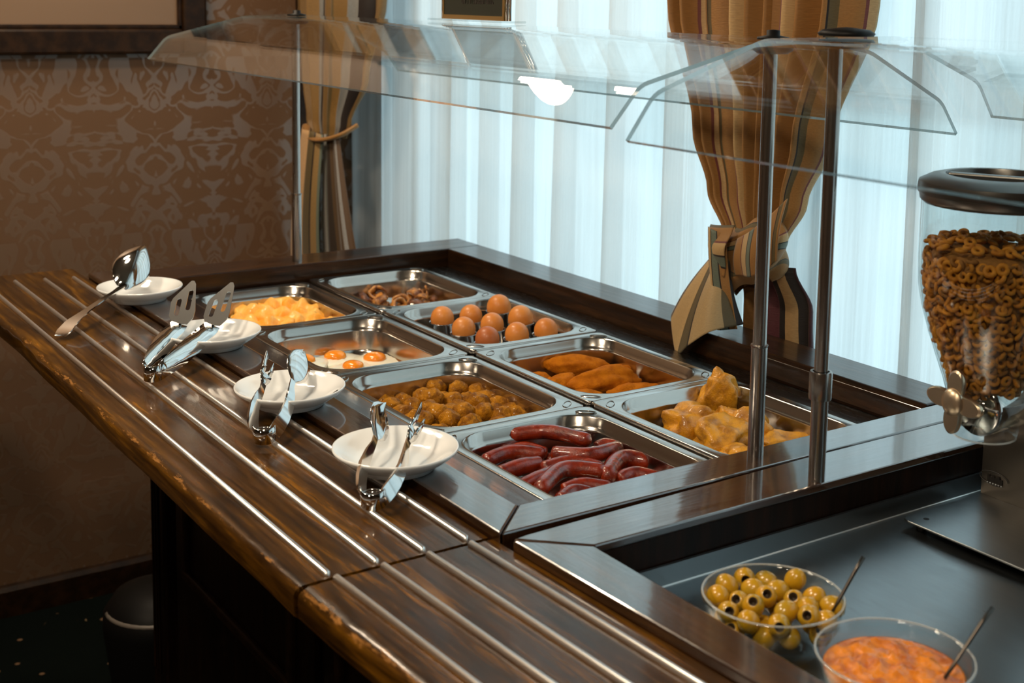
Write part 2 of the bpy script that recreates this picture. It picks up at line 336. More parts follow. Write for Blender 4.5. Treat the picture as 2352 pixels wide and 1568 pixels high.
def tube(pts, radii, n=12, flat=1.0, cap=True):
    pts = [Vector(p) for p in pts]; V, F = [], []
    if not hasattr(radii, '__len__'): radii = [radii] * len(pts)
    up = Vector((0, 0, 1))
    for i, p in enumerate(pts):
        t = (pts[min(i + 1, len(pts) - 1)] - pts[max(i - 1, 0)]).normalized()
        if i == 0:
            u = t.cross(up)
            if u.length < 1e-3: u = t.cross(Vector((1, 0, 0)))
            u.normalize()
        else: u = (u - t * u.dot(t)).normalized()
        w = u.cross(t).normalized()
        for k in range(n):
            a = 2 * PI * k / n; V.append(p + u * math.cos(a) * radii[i] + w * math.sin(a) * radii[i] * flat)
    for i in range(len(pts) - 1):
        for k in range(n):
            k2 = (k + 1) % n; F.append([i * n + k, i * n + k2, (i + 1) * n + k2, (i + 1) * n + k])
    if cap:
        F.append(list(range(n))[::-1]); F.append(list(range((len(pts) - 1) * n, len(pts) * n)))
    return V, F
def smooth_path(pts, k=6):
    pts = [Vector(p) for p in pts]; P = [pts[0]] + pts + [pts[-1]]; out_ = []
    for i in range(1, len(P) - 2):
        for s in range(k):
            t = s / k; a, b, c, d = P[i - 1], P[i], P[i + 1], P[i + 2]
            out_.append(0.5 * ((2 * b) + (c - a) * t + (2 * a - 5 * b + 4 * c - d) * t * t + (3 * b - a - 3 * c + d) * t ** 3))
    out_.append(pts[-1]); return out_
def ribbon(st):     # stations: (centre, wide half-vector, thin half-vector)
    V, F = [], []
    for c, w, t in st:
        c, w, t = Vector(c), Vector(w), Vector(t); V += [c - w - t, c + w - t, c + w + t, c - w + t]
    for i in range(len(st) - 1):
        a, b = i * 4, i * 4 + 4
        for k in range(4): F.append([a + k, a + (k + 1) % 4, b + (k + 1) % 4, b + k])
    F.append([3, 2, 1, 0]); e = (len(st) - 1) * 4; F.append([e, e + 1, e + 2, e + 3]); return V, F
def blob(c, r, seed, amp=0.12, freq=1.6, sub=3, rotz=0.0, bend=0.0, fine=0.0, rotx=0.0, taper=0.0):
    bm = bmesh.new(); bmesh.ops.create_icosphere(bm, subdivisions=sub, radius=1)
    so = Vector((seed * 7.31, seed * 3.77, seed * 1.93)); R = Matrix.Rotation(rotz, 3, 'Z') @ Matrix.Rotation(rotx, 3, 'X')
    for v in bm.verts:
        d = v.co.normalized(); s = 1 + amp * noise.noise(d * freq + so) * 1.6 + (fine * noise.noise(d * 6 + so) if fine else 0)
        p = Vector((d.x * r[0] * s, d.y * r[1] * s, d.z * r[2] * s))
        if taper: k = 1 - taper * d.x; p.y *= k; p.z *= k
        if bend: p.y += bend * (d.x * d.x - 0.4)
        v.co = Vector(c) + R @ p
    return bm_geo(bm)
def rrect(cx, cy, hx, hy, r, z, k=8):
    out_ = []
    for qx, qy, a0 in ((1, 1, 0), (-1, 1, PI / 2), (-1, -1, PI), (1, -1, 1.5 * PI)):
        for i in range(k + 1):
            a = a0 + PI / 2 * i / k; out_.append(Vector((cx + qx * (hx - r) + r * math.cos(a), cy + qy * (hy - r) + r * math.sin(a), z)))
    return out_
def loft(loops, capend=True, closed=True):
    V, F = [], []; n_ = len(loops[0])
    for L in loops: V += L
    for i in range(len(loops) - 1):
        for k in range(n_ if closed else n_ - 1):
            k2 = (k + 1) % n_; F.append([i * n_ + k, i * n_ + k2, (i + 1) * n_ + k2, (i + 1) * n_ + k])
    if capend: F.append([(len(loops) - 1) * n_ + k for k in range(n_)])
    return V, F

# ================================================================== SETTING
Z0 = -0.045; XL = -0.82; YW = 0.84; XR = 5.2; YB = -4.4; ZC = 2.62
def struct(name, geo, m): return tag(part(name, geo, m, None), kind='structure')
struct('floor', box(XL - 0.1, XR, YB, YW + 0.1, Z0 - 0.1, Z0), CARPET)
struct('ceiling', box(XL - 0.1, XR, YB, YW + 0.2, ZC, ZC + 0.1), CEIL)
struct('wall_left', box(XL - 0.1, XL, YB, YW + 0.2, Z0, ZC), WALL)
struct('wall_right', box(XR, XR + 0.1, YB, YW + 0.2, Z0, ZC), WALLP)
struct('wall_back', box(XL - 0.1, XR + 0.1, YB - 0.1, YB, Z0, ZC), WALLP)
WX0, WX1, WZ0, WZ1 = -0.62, 3.4, 0.62, 2.36
struct('wall_window', join(box(XL, WX0, YW, YW + 0.18, Z0, ZC), box(WX1, XR, YW, YW + 0.18, Z0, ZC),
                           box(WX0, WX1, YW, YW + 0.18, Z0, WZ0), box(WX0, WX1, YW, YW + 0.18, WZ1, ZC)), WALLP)
struct('baseboard_left', prism([(XL, Z0), (XL + 0.018, Z0), (XL + 0.018, Z0 + 0.065), (XL + 0.010, Z0 + 0.075), (XL, Z0 + 0.078)], YB, YW, axis='y'), FRAMEW)
struct('shade_strip_1', box(XL, XL + 0.022, 0.606, 0.668, Z0 + 0.078, ZC, 0.004, 1), FRAMEW)  # added dark strip, stands in for the curtain's shade on the corner wall
wf = tag(bpy.data.objects.new('window_1', None), kind='structure'); COL.objects.link(wf)
part('window_frame', join(*[box(a, b_, YW + 0.07, YW + 0.13, c, d_, 0.004, 1) for a, b_, c, d_ in
     ((WX0, WX1, WZ0, WZ0 + 0.06), (WX0, WX1, WZ1 - 0.06, WZ1), (WX0, WX0 + 0.06, WZ0 + 0.06, WZ1 - 0.06), (WX1 - 0.06, WX1, WZ0 + 0.06, WZ1 - 0.06),
      (0.66, 0.74, WZ0 + 0.06, WZ1 - 0.06), (2.02, 2.10, WZ0 + 0.06, WZ1 - 0.06))]), REVEAL, wf)
for a, b2 in ((WX0 + 0.06, 0.66), (0.74, 2.02), (2.10, WX1 - 0.06)):
    part('window_pane', box(a, b2, YW + 0.095, YW + 0.10, WZ0 + 0.06, WZ1 - 0.06), PANE, wf)
part('window_sill', box(WX0 - 0.03, WX1 + 0.03, YW - 0.03, YW + 0.07, WZ0 - 0.035, WZ0, 0.004, 1), REVEAL, wf)

# ceiling fixtures
for i, p in enumerate(LAMPS):
    t_ = thing('ceiling_lamp', ['round warm ceiling lamp nearest the window tray counter', 'round warm ceiling lamp above the counter end', 'added round warm ceiling lamp in the corner near the papered wall', 'round warm ceiling lamp farther along the papered wall',
               'round warm ceiling lamp deep in the room', 'added round warm ceiling lamp above the far food pans'][i], 'lamp', (p[0], p[1], ZC), 'round ceiling lamps')
    part('lamp_body', lathe([(0, 0), (0.16, 0), (0.17, -0.02), (0.165, -0.10), (0.150, -0.145), (0.145, -0.145), (0.14, -0.10), (0, -0.10)], (p[0], p[1], ZC), 32), GREYRIM, t_, True)

# picture on the papered wall
t_ = thing('framed_picture', 'large picture in a dark wooden frame on the papered wall', 'picture', (XL, -0.3, 1.62))
py0, py1, pz0, pz1, fw = -1.2, 0.355, 1.330, 2.25, 0.062
def mould(y0, y1, z0, z1):
    return join(box(XL, XL + 0.03, y0, y1, z0, z1, 0.006), )
part('frame_side', box(XL, XL + 0.030, py1 - fw, py1, pz0, pz1, 0.007), FRAMEW, t_)
part('frame_side', box(XL, XL + 0.030, py0, py0 + fw, pz0, pz1, 0.007), FRAMEW, t_)
part('frame_rail', box(XL, XL + 0.030, py0 + fw, py1 - fw, pz0, pz0 + fw, 0.007), FRAMEW, t_)
part('frame_rail', box(XL, XL + 0.030, py0 + fw, py1 - fw, pz1 - fw, pz1, 0.007), FRAMEW, t_)
part('inner_bead', join(box(XL, XL + 0.020, py1 - fw - 0.010, py1 - fw, pz0 + fw, pz1 - fw, 0.002, 1), box(XL, XL + 0.020, py0 + fw, py1 - fw, pz0 + fw, pz0 + fw + 0.010, 0.002, 1)), FRAMEW, t_)
part('picture_mat', box(XL, XL + 0.010, py0 + fw, py1 - fw, pz0 + fw, pz1 - fw), MATC, t_)

# ================================================================== COUNTERS
ZF, ZT, ZS = 0.931, 0.920, 0.894       # frame top, tray top, inner shelf top
def tray(x0, x1, y0, y1, slope, parent):
    # thick board with a hand-rounded, chipped front edge; 'wear' attribute marks the rubbed corner
    nx = max(8, int((x1 - x0) / 0.012)); V, F, wr_ = [], [], []
    prof_n = 9
    for i in range(nx + 1):
        x = x0 + (x1 - x0) * i / nx; dy = slope * (x - x0)
        chip = 0.5 + 0.5 * noise.noise(Vector((x * 9, 3.1, 0))) + 0.35 * noise.noise(Vector((x * 31, 7.7, 0))) + 0.2 * noise.noise(Vector((x * 85, 1.7, 0)))
        endf = 1.0
        rr = 0.006 + 0.007 * max(0, chip); rz = 0.005 + 0.008 * max(0, chip + 0.3 * noise.noise(Vector((x * 22, 0, 4))))
        wob = 0.0025 * noise.noise(Vector((x * 6, 0, 9)))
        yf = y0 + dy + wob
        ring = [(y1 + dy, ZT - 0.034), (y1 + dy, ZT), (yf + rr * 2.6, ZT), (yf + rr * 1.5, ZT - 0.0006)]
        w_ = [0, 0, 0.0, 0.22 * chip]
        for k in range(1, 5):
            a = PI / 2 * k / 4; ring.append((yf + rr * 1.5 * (1 - math.sin(a)), ZT - rz * (1 - math.cos(a)))); w_.append([0.60, 0.70, 0.55, 0.25][k - 1] * min(1.1, 0.62 + 0.35 * chip))
        ring += [(yf, ZT - rz - 0.006), (yf + 0.001, ZT - 0.030), (yf + 0.006, ZT - 0.034)]; w_ += [0.0, 0, 0]
        for (y, z), ww in zip(ring, w_): V.append(Vector((x, y, z))); wr_.append(max(0, ww))
        prof_n = len(ring)
    for i in range(nx):
        for k in range(prof_n):
            k2 = (k + 1) % prof_n; F.append([i * prof_n + k, (i + 1) * prof_n + k, (i + 1) * prof_n + k2, i * prof_n + k2])
    F.append(list(range(prof_n))); F.append(list(range(nx * prof_n, (nx + 1) * prof_n))[::-1])
    o = part('tray_board', (V, F), WX, parent, True)
    at = o.data.attributes.new('wear', 'FLOAT', 'POINT')
    for i, w in enumerate(wr_): at.data[i].value = w
    o.data.set_sharp_from_angle(angle=math.radians(40))
    return o
def rail(x0, x1, y, slope, parent):
    yr = lambda x: y + slope * (x - x0); r = 0.0038
    P = [(x0, yr(x0), ZT - 0.002), (x0 + 0.0015, yr(x0), ZT + 0.0016), (x1 - 0.0015, yr(x1), ZT + 0.0016), (x1, yr(x1), ZT - 0.002)]
    return part('tray_rail', tube(P, [r * 0.75, r, r, r * 0.75], 14), RAIL, parent, True)

c1 = thing('hot_buffet_counter', 'dark wooden hot buffet counter holding eight steel food pans', 'counter', (0.6, 0.15, Z0))
tray(-0.26, 1.338, -0.354, -0.134, 0.0, c1)
for y, xs in ((-0.316, -0.20), (-0.2625, -0.185), (-0.209, -0.175), (-0.157, -0.165)): rail(xs, 1.333, y, 0.0, c1)
part('frame_board', prism([(-0.155, -0.131), (1.357, -0.131), (1.3005, -0.0725), (-0.155, -0.0725)], 0.88, ZF, 0.0022), WXF, c1)
part('inner_bevel', prism([(-0.0715, ZF - 0.002), (-0.012, 0.909), (-0.010, 0.900), (-0.0715, 0.88)], -0.012, 1.300, axis='x'), WXF, c1)
part('frame_board', prism([(1.358, -0.1295), (1.357, 0.30), (1.356, 0.70), (1.3015, 0.70), (1.3015, -0.0715)], 0.865, ZF, 0.0022), WYF, c1)
part('back_ridge', box(-0.014, 1.300, 0.607, 0.692, 0.86, 0.9335, 0.0022), WRX, c1)
part('back_ridge', box(-0.112, -0.0145, -0.0715, 0.692, 0.86, 0.9335, 0.0022), WRY, c1)
part('inner_shelf', box(-0.014, 1.300, 0.536, 0.606, 0.872, ZS, 0.0008, 1), SHELFM, c1)
part('side_trim', box(0.955, 1.3, 0.6045, 0.6068, 0.897, 0.926, 0.0006, 1), WXF, c1)
part('well_liner', join(box(-0.010, 1.299, -0.0085, 0.534, 0.78, 0.785), box(-0.0135, -0.0095, -0.009, 0.534, 0.78, 0.885), box(1.2975, 1.3005, -0.009, 0.534, 0.78, 0.885),
                        box(-0.010, 1.299, -0.0095, -0.0070, 0.78, 0.882), box(-0.010, 1.299, 0.533, 0.5355, 0.78, 0.885)), LINER, c1)
for xb in (0.325, 0.65, 0.975): part('support_bar', box(xb - 0.004, xb + 0.004, -0.005, 0.532, 0.868, 0.8885), SHELFM, c1)
part('support_bar', box(-0.008, 1.297, 0.2615, 0.2685, 0.868, 0.8885), SHELFM, c1)
# cabinet under the counter
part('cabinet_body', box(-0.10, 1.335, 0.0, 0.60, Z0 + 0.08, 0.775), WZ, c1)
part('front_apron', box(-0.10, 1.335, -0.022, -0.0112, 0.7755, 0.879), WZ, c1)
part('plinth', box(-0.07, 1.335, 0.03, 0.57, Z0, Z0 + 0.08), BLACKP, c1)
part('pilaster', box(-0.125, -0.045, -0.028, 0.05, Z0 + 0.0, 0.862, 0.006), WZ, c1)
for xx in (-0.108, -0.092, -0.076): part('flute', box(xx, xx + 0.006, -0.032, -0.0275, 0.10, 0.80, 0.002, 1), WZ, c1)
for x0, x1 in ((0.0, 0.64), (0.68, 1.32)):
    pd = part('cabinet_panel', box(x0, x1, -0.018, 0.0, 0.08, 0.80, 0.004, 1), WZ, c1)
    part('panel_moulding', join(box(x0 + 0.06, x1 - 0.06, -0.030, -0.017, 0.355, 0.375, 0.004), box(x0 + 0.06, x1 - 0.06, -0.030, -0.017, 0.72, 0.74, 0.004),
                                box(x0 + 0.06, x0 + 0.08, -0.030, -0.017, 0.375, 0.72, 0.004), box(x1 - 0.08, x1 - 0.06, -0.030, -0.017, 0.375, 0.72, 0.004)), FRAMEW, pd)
for xx in (-0.02, 0.64, 1.25):
    part('tray_bracket', prism([(-0.02, 0.64), (-0.02, 0.882), (-0.31, 0.882), (-0.31, 0.868), (-0.24, 0.845), (-0.10, 0.76), (-0.05, 0.64)], xx, xx + 0.03, axis='x'), WZ, c1)

c2 = thing('cold_buffet_counter', 'nearer dark wooden buffet counter with a sunken steel basin', 'counter', (1.9, 0.2, Z0))
SL = 0.035
tray(1.344, 2.40, -0.352, -0.1315, SL * 0.9, c2)
for y in (-0.312, -0.2605, -0.209, -0.159): rail(1.343, 2.38, y, SL, c2)
yo = lambda x: -0.1285 + SL * (x - 1.378)
part('frame_board', prism([(1.379, -0.1295), (2.40, yo(2.40)), (2.40, -0.072), (1.435, -0.0665)], 0.88, ZF, 0.0022), WXF, c2)
part('frame_board', prism([(1.3765, -0.1275), (1.4335, -0.0655), (1.436, 0.70), (1.3590, 0.70), (1.3600, 0.30), (1.3735, -0.110)], 0.921, ZF, 0.0022), WYF, c2)
part('frame_apron', box(1.3775, 1.4325, -0.06, 0.70, 0.80, 0.9205), WZ, c2)
part('back_ridge', box(1.437, 2.40, 0.607, 0.692, 0.84, 0.9335, 0.0022), WRX, c2)
part('steel_basin', join(box(1.4345, 2.40, -0.072, 0.62, 0.855, 0.867), prism([(1.4345, 0.889), (1.4385, 0.889), (1.4400, 0.8668), (1.4345, 0.8668)], -0.066, 0.605, axis='y')), BASIN, c2)
part('basin_crease', box(1.4395, 1.4415, -0.066, 0.60, 0.8665, 0.8682, 0.0005, 1), RAIL, c2)
part('cabinet_body', box(1.345, 2.40, 0.0, 0.60, Z0 + 0.08, 0.80), WZ, c2)
part('plinth', box(1.345, 2.40, 0.03, 0.57, Z0, Z0 + 0.08), BLACKP, c2)
pd = part('cabinet_panel', box(1.40, 2.30, -0.018, 0.0, 0.08, 0.78, 0.004, 1), WZ, c2)
for xx in (1.45, 2.1):
    part('tray_bracket', prism([(0.0, 0.64), (0.0, 0.882), (-0.30, 0.882), (-0.30, 0.868), (-0.24, 0.845), (-0.10, 0.76), (-0.05, 0.64)], xx, xx + 0.03, axis='x'), WZ, c2)

# a third wooden tray corner at the left edge of view
t_ = thing('side_tray_corner', 'corner of another wooden tray with a short steel rail at far left', 'tray', (0.02, -0.50, 0.90))
part('tray_board', box(-0.42, 0.105, -0.78, -0.376, 0.862, 0.902, 0.004), WX, t_)
part('tray_rail', tube([(0.055, -0.78, 0.9045), (0.055, -0.381, 0.9045)], 0.0034, 12), RAIL, t_, True)
part('tray_leg', box(0.03, 0.085, -0.47, -0.42, Z0, 0.862, 0.004), WZ, t_)
part('tray_leg', box(-0.40, -0.35, -0.47, -0.42, Z0, 0.862, 0.004), WZ, t_)
part('tray_leg', box(0.03, 0.085, -0.77, -0.72, Z0, 0.862, 0.004), WZ, t_)

# ================================================================== FOOD PANS
PANS = [(0, 0, 'omelette', 'far left pan of folded yellow omelette'), (1, 0, 'fried', 'pan of fried eggs'), (2, 0, 'meat', 'pan of browned meatballs'), (3, 0, 'saus', 'near left pan of red sausages'),
        (0, 1, 'mush', 'far right pan of fried mushrooms'), (1, 1, 'eggs', 'pan holding boiled eggs in cups'), (2, 1, 'nug', 'pan of breaded chicken pieces'), (3, 1, 'chick', 'near right pan of roast chicken pieces')]
def pan_geo(cx, cy, zt):
    HX, HY = 0.1600, 0.1300; ox, oy = 0.1435, 0.1130
    k = 8
    L = [rrect(cx, cy, HX, HY, 0.010, zt - 0.0085, k), rrect(cx, cy, HX + 0.0003, HY + 0.0003, 0.010, zt - 0.0015, k), rrect(cx, cy, HX - 0.001, HY - 0.001, 0.009, zt, k),
         rrect(cx, cy, HX - 0.004, HY - 0.004, 0.008, zt - 0.0003, k), rrect(cx, cy, ox + 0.003, oy + 0.003, 0.056, zt - 0.0012, k), rrect(cx, cy, ox + 0.001, oy + 0.001, 0.054, zt - 0.0004, k),
         rrect(cx, cy, ox - 0.001, oy - 0.001, 0.052, zt - 0.0020, k), rrect(cx, cy, ox - 0.0025, oy - 0.0025, 0.052, zt - 0.013, k), rrect(cx, cy, ox - 0.0055, oy - 0.0055, 0.050, zt - 0.0165, k),
         rrect(cx, cy, ox - 0.0068, oy - 0.0068, 0.050, zt - 0.0185, k), rrect(cx, cy, ox - 0.0070, oy - 0.0070, 0.050, zt - 0.0205, k), rrect(cx, cy, ox - 0.0093, oy - 0.0089, 0.048, zt - 0.0525, k), rrect(cx, cy, ox - 0.0095, oy - 0.0090, 0.048, zt - 0.054, k), rrect(cx, cy, ox - 0.0135, oy - 0.0130, 0.044, zt - 0.061, k),
         rrect(cx, cy, ox - 0.030, oy - 0.029, 0.034, zt - 0.0645, k), rrect(cx, cy, ox - 0.05, oy - 0.05, 0.02, zt - 0.065, k)]
    g = loft(L)
    rings = []
    for sx in (1, -1):
        for sy in (1, -1):      # embossed oval in every corner
            ex, ey = cx + sx * (HX - 0.021), cy + sy * (HY - 0.019); P = []
            for i in range(21):
                a = 2 * PI * i / 20; u, v = 0.0150 * math.cos(a), 0.0055 * math.sin(a); th = -sx * sy * PI / 4
                P.append((ex + u * math.cos(th) - v * math.sin(th), ey + u * math.sin(th) + v * math.cos(th), zt - 0.0004))
            rings.append(tube(P, 0.0007, 5, cap=False))
    return join(g, *rings)
for r_, c_, key, lab in PANS:
    cx, cy = 0.325 * r_ + 0.1625, 0.265 * c_ + 0.1325; zt = 0.900 + (0.0045 if c_ else 0.0) + 0.0012 * (r_ % 2)
    o = part('food_pan', pan_geo(cx, cy, zt), STEEL, None, True)
    o.data.set_sharp_from_angle(angle=math.radians(60))
    for v in o.data.vertices: v.co -= Vector((cx, cy, zt - 0.065))
    o.location = (cx, cy, zt - 0.065)
    tag(o, 'stainless steel ' + lab, 'food pan', 'steel food pans set in the counter')

# ------------------------------------------------------------------ food
def food(name, geo, m, label, cat, group=None, smooth=True):
    V = geo[0]; c = Vector((sum(v.x for v in V), sum(v.y for v in V), 0)) / len(V); c.z = min(v.z for v in V)
    me = new_mesh(name, [v - c for v in V], geo[1], m, smooth); o = bpy.data.objects.new(name, me); COL.objects.link(o); o.location = c
    return tag(o, label, cat, group)
PF = 0.8365
# meatballs
MB = [(0.67, 0.092), (0.69, 0.115), (0.711, 0.085), (0.745, 0.087), (0.776, 0.09), (0.719, 0.117), (0.698, 0.147), (0.684, 0.178), (0.759, 0.124), (0.726, 0.147), (0.717, 0.174), (0.704, 0.207),
      (0.738, 0.18), (0.799, 0.115), (0.785, 0.144), (0.773, 0.168), (0.746, 0.199), (0.72, 0.233), (0.784, 0.195), (0.811, 0.169), (0.816, 0.151), (0.756, 0.228), (0.828, 0.18), (0.813, 0.208),
      (0.793, 0.228), (0.822, 0.231), (0.853, 0.222), (0.828, 0.119), (0.845, 0.200), (0.843, 0.149), (0.865, 0.185), (0.866, 0.13), (0.81, 0.085), (0.85, 0.09), (0.88, 0.21), (0.895, 0.16), (0.90, 0.11), (0.90, 0.20)]
random.seed(4)
for i, (x, y) in enumerate(MB):
    el = 1.25 if i % 3 == 0 else 1.02
    rad = random.uniform(0.0155, 0.0170); z = PF + rad + random.choice((0.0, 0.004, 0.011))
    food('meatball', blob((x, y, z), (rad * el, rad, rad * 0.95), i + 1, 0.13, 1.9, 3, random.uniform(-0.3, 1.6), 0, 0.08), MEAT,
         'browned meatball heaped with the others in the steel pan', 'meatball', 'meatballs in the pan beside the sausages')
# sausages
SG = [([(0.990, 0.118), (1.015, 0.165), (1.070, 0.200)], .0105, .886, 'long curved red sausage lying on top at the far side of the heap'),
      ([(1.004, 0.105), (1.013, 0.130), (1.040, 0.148)], .0095, .868, 'short red sausage tucked just below the long top one'),
      ([(1.030, 0.052), (1.025, 0.098), (1.050, 0.138)], .0105, .872, 'curved red sausage at the left pan wall, second from the far end'),
      ([(1.012, 0.056), (1.000, 0.088), (1.006, 0.104)], .0090, .858, 'dull short sausage in the far left pan corner'),
      ([(1.066, 0.052), (1.065, 0.090), (1.062, 0.122)], .0115, .866, 'thick straight red sausage end at the left of the heap'),
      ([(1.058, 0.142), (1.100, 0.176), (1.088, 0.236)], .0110, .876, 'long red sausage bent like a smile in the middle of the pan'),
      ([(1.060, 0.218), (1.064, 0.232), (1.090, 0.250)], .0110, .868, 'stubby red sausage at the far right of the heap'),
      ([(1.100, 0.232), (1.088, 0.246), (1.076, 0.254)], .0100, .858, 'red sausage tip against the far right pan wall'),
      ([(1.084, 0.108), (1.092, 0.152), (1.128, 0.178)], .0105, .868, 'red sausage lying across the middle of the heap'),
      ([(1.120, 0.050), (1.113, 0.085), (1.094, 0.128)], .0105, .866, 'slanting red sausage in front of the thick left one'),
      ([(1.155, 0.056), (1.117, 0.120), (1.145, 0.168)], .0115, .872, 'arched red sausage rising at the near centre'),
      ([(1.150, 0.095), (1.153, 0.125), (1.176, 0.155)], .0100, .862, 'dark red sausage under the arched one'),
      ([(1.178, 0.072), (1.168, 0.100), (1.180, 0.120)], .0110, .862, 'shorter red sausage at the near left, by the wooden frame'),
      ([(1.155, 0.160), (1.118, 0.215), (1.140, 0.248)], .0130, .868, 'fat arched red sausage at the near right'),
      ([(1.160, 0.178), (1.158, 0.205), (1.180, 0.228)], .0110, .862, 'red sausage below the fat arched one at the near right'),
      ([(1.055, 0.156), (1.063, 0.170), (1.080, 0.180)], .0095, .868, 'small red sausage hump behind the smile shaped one'),
      ([(1.03, 0.15), (1.05, 0.19), (1.06, 0.215)], .0100, .856, 'red sausage mostly buried under the long top one'), ([(1.09, 0.07), (1.10, 0.11), (1.09, 0.15)], .0105, .854, 'red sausage buried in the middle of the heap'),
      ([(1.12, 0.16), (1.14, 0.20), (1.16, 0.24)], .0105, .853, 'red sausage buried under the fat arched one'), ([(1.20, 0.10), (1.205, 0.14), (1.20, 0.19)], .0110, .858, 'red sausage nearest the wooden frame')]
for i, (P, rad, z, lab) in enumerate(SG):
    pts = smooth_path([(p[0], p[1], z + (0.004 if j == 1 else 0)) for j, p in enumerate(P)], 9); n_ = len(pts); rr = []
    for j in range(n_):
        s = j / (n_ - 1); e = min(1.0, min(s, 1 - s) * 9); rr.append(rad * (0.25 + 0.75 * math.sqrt(max(0, 1 - (1 - e) ** 2))) * (1 + 0.05 * noise.noise(Vector((s * 6, i, 0)))))
    food('sausage', tube(pts, rr, 14), SAUS, lab, 'sausage', 'red sausages in the near left pan')
# breaded pieces
NG = [((0.703, 0.440), (0.054, 0.023, 0.018), .868, 0.93, 'long breaded chicken piece lying across the top at the far side'),
      ((0.788, 0.436), (0.060, 0.027, 0.021), .864, 1.35, 'largest breaded chicken piece at the front centre of the pan'),
      ((0.757, 0.498), (0.032, 0.020, 0.016), .858, 1.0, 'breaded chicken piece half hidden behind the largest one'),
      ((0.750, 0.380), (0.030, 0.019, 0.017), .856, 1.6, 'breaded chicken piece left of the largest one'),
      ((0.700, 0.368), (0.022, 0.016, 0.014), .852, 0.8, 'breaded chicken end at the far left pan wall'),
      ((0.836, 0.452), (0.040, 0.020, 0.016), .853, 1.3, 'breaded chicken piece cut off by the near pan wall'),
      ((0.846, 0.492), (0.022, 0.015, 0.013), .852, 1.0, 'small breaded chicken end at the near right'),
      ((0.722, 0.376), (0.011, 0.008, 0.008), .853, 0.4, 'tiny breaded crumb piece between the left ones'),
      ((0.82, 0.37), (0.035, 0.02, 0.015), .852, 1.2, 'breaded chicken piece low at the near left corner')]
for i, (c, rr, z, rz, lab) in enumerate(NG):
    food('breaded_chicken', blob((c[0], c[1], z), rr, i + 31, 0.16, 1.7, 4, rz, 0, 0.06, 0, 0.12 * (-1) ** i), BREAD, lab, 'breaded chicken', 'breaded chicken pieces')
# roast chicken
CH = [((1.050, 0.400), (0.042, 0.030, 0.024), .872, 0.9, 0.25, 'broad golden chicken piece at the left of the pan'),
      ((1.020, 0.478), (0.030, 0.018, 0.042), .890, 1.1, 0.1, 'pointed chicken piece standing upright against the far wall'),
      ((1.120, 0.395), (0.040, 0.034, 0.026), .870, 1.7, 0.2, 'golden chicken piece at the near centre, skin side up'),
      ((1.108, 0.452), (0.034, 0.024, 0.026), .876, 0.6, -0.3, 'ridged chicken piece behind the steel post'),
      ((1.160, 0.470), (0.048, 0.026, 0.016), .862, 1.0, 0.0, 'flat long chicken piece reaching to the right'),
      ((1.063, 0.340), (0.026, 0.014, 0.012), .860, 0.6, 0.0, 'small chicken strip at the left pan wall'),
      ((1.072, 0.446), (0.017, 0.013, 0.016), .880, 0.2, 0.0, 'little round chicken knuckle among the larger pieces'),
      ((1.18, 0.38), (0.04, 0.03, 0.018), .860, 0.3, 0.0, 'chicken piece hidden by the near wooden frame')]
for i, (c, rr, z, rz, rx, lab) in enumerate(CH):
    food('roast_chicken_piece', blob((c[0], c[1], z), rr, i + 61, 0.32, 1.5, 4, rz, 0, 0.10, rx), CHICK, lab, 'chicken', 'roast chicken pieces')
# boiled eggs in steel cups
rown = ['far', 'middle', 'near']; coln = ['left', 'centre', 'right']
for i, (x, dz) in enumerate(((0.400, 0.004), (0.476, 0.002), (0.557, 0.0))):
    for j, y in enumerate((0.354, 0.415, 0.477)):
        zb = 0.8412; hc = 0.043 + (0.010 if (i == 0 and j == 2) else 0.004 if (i, j) in ((1, 2), (0, 0)) else 0)
        where = f'{rown[i]} row, {coln[j]} column of the nine'
        cup = lathe([(0, 0.001), (0.0200, 0.001), (0.0222, 0.0), (0.0228, 0.004), (0.0232, hc - 0.001), (0.0243, hc), (0.0246, hc + 0.0008), (0.0240, hc + 0.0014), (0.0230, hc), (0.0225, hc - 0.003), (0.0215, 0.010), (0.012, 0.004), (0, 0.004)], (x, y, zb), 32)
        food('egg_cup', cup, CUP, 'shiny round steel egg cup, ' + where, 'egg cup', 'steel egg cups in the pan')
        er = 0.0214 * (1.08 if (i, j) in ((0, 2), (1, 2)) else 1.0); prof = []
        for k in range(17):
            a = PI * k / 16; prof.append((er * math.sin(a) * (1 - 0.10 * math.cos(a) * -1 * -1), -er * math.cos(a) * (1.22 if k > 8 else 1.05)))
        eg = lathe([(max(r0, 0), z0) for r0, z0 in prof], (x + 0.001 * math.sin(i * 3 + j), y, zb + hc + 0.0045), 28)
        food('boiled_egg', eg, SHELLD if (i, j) == (2, 0) else SHELL, ('dark' if (i, j) == (2, 0) else 'large' if (i, j) in ((0, 2), (1, 2)) else 'light') + ' brown boiled egg, ' + where, 'egg', 'boiled eggs in cups')
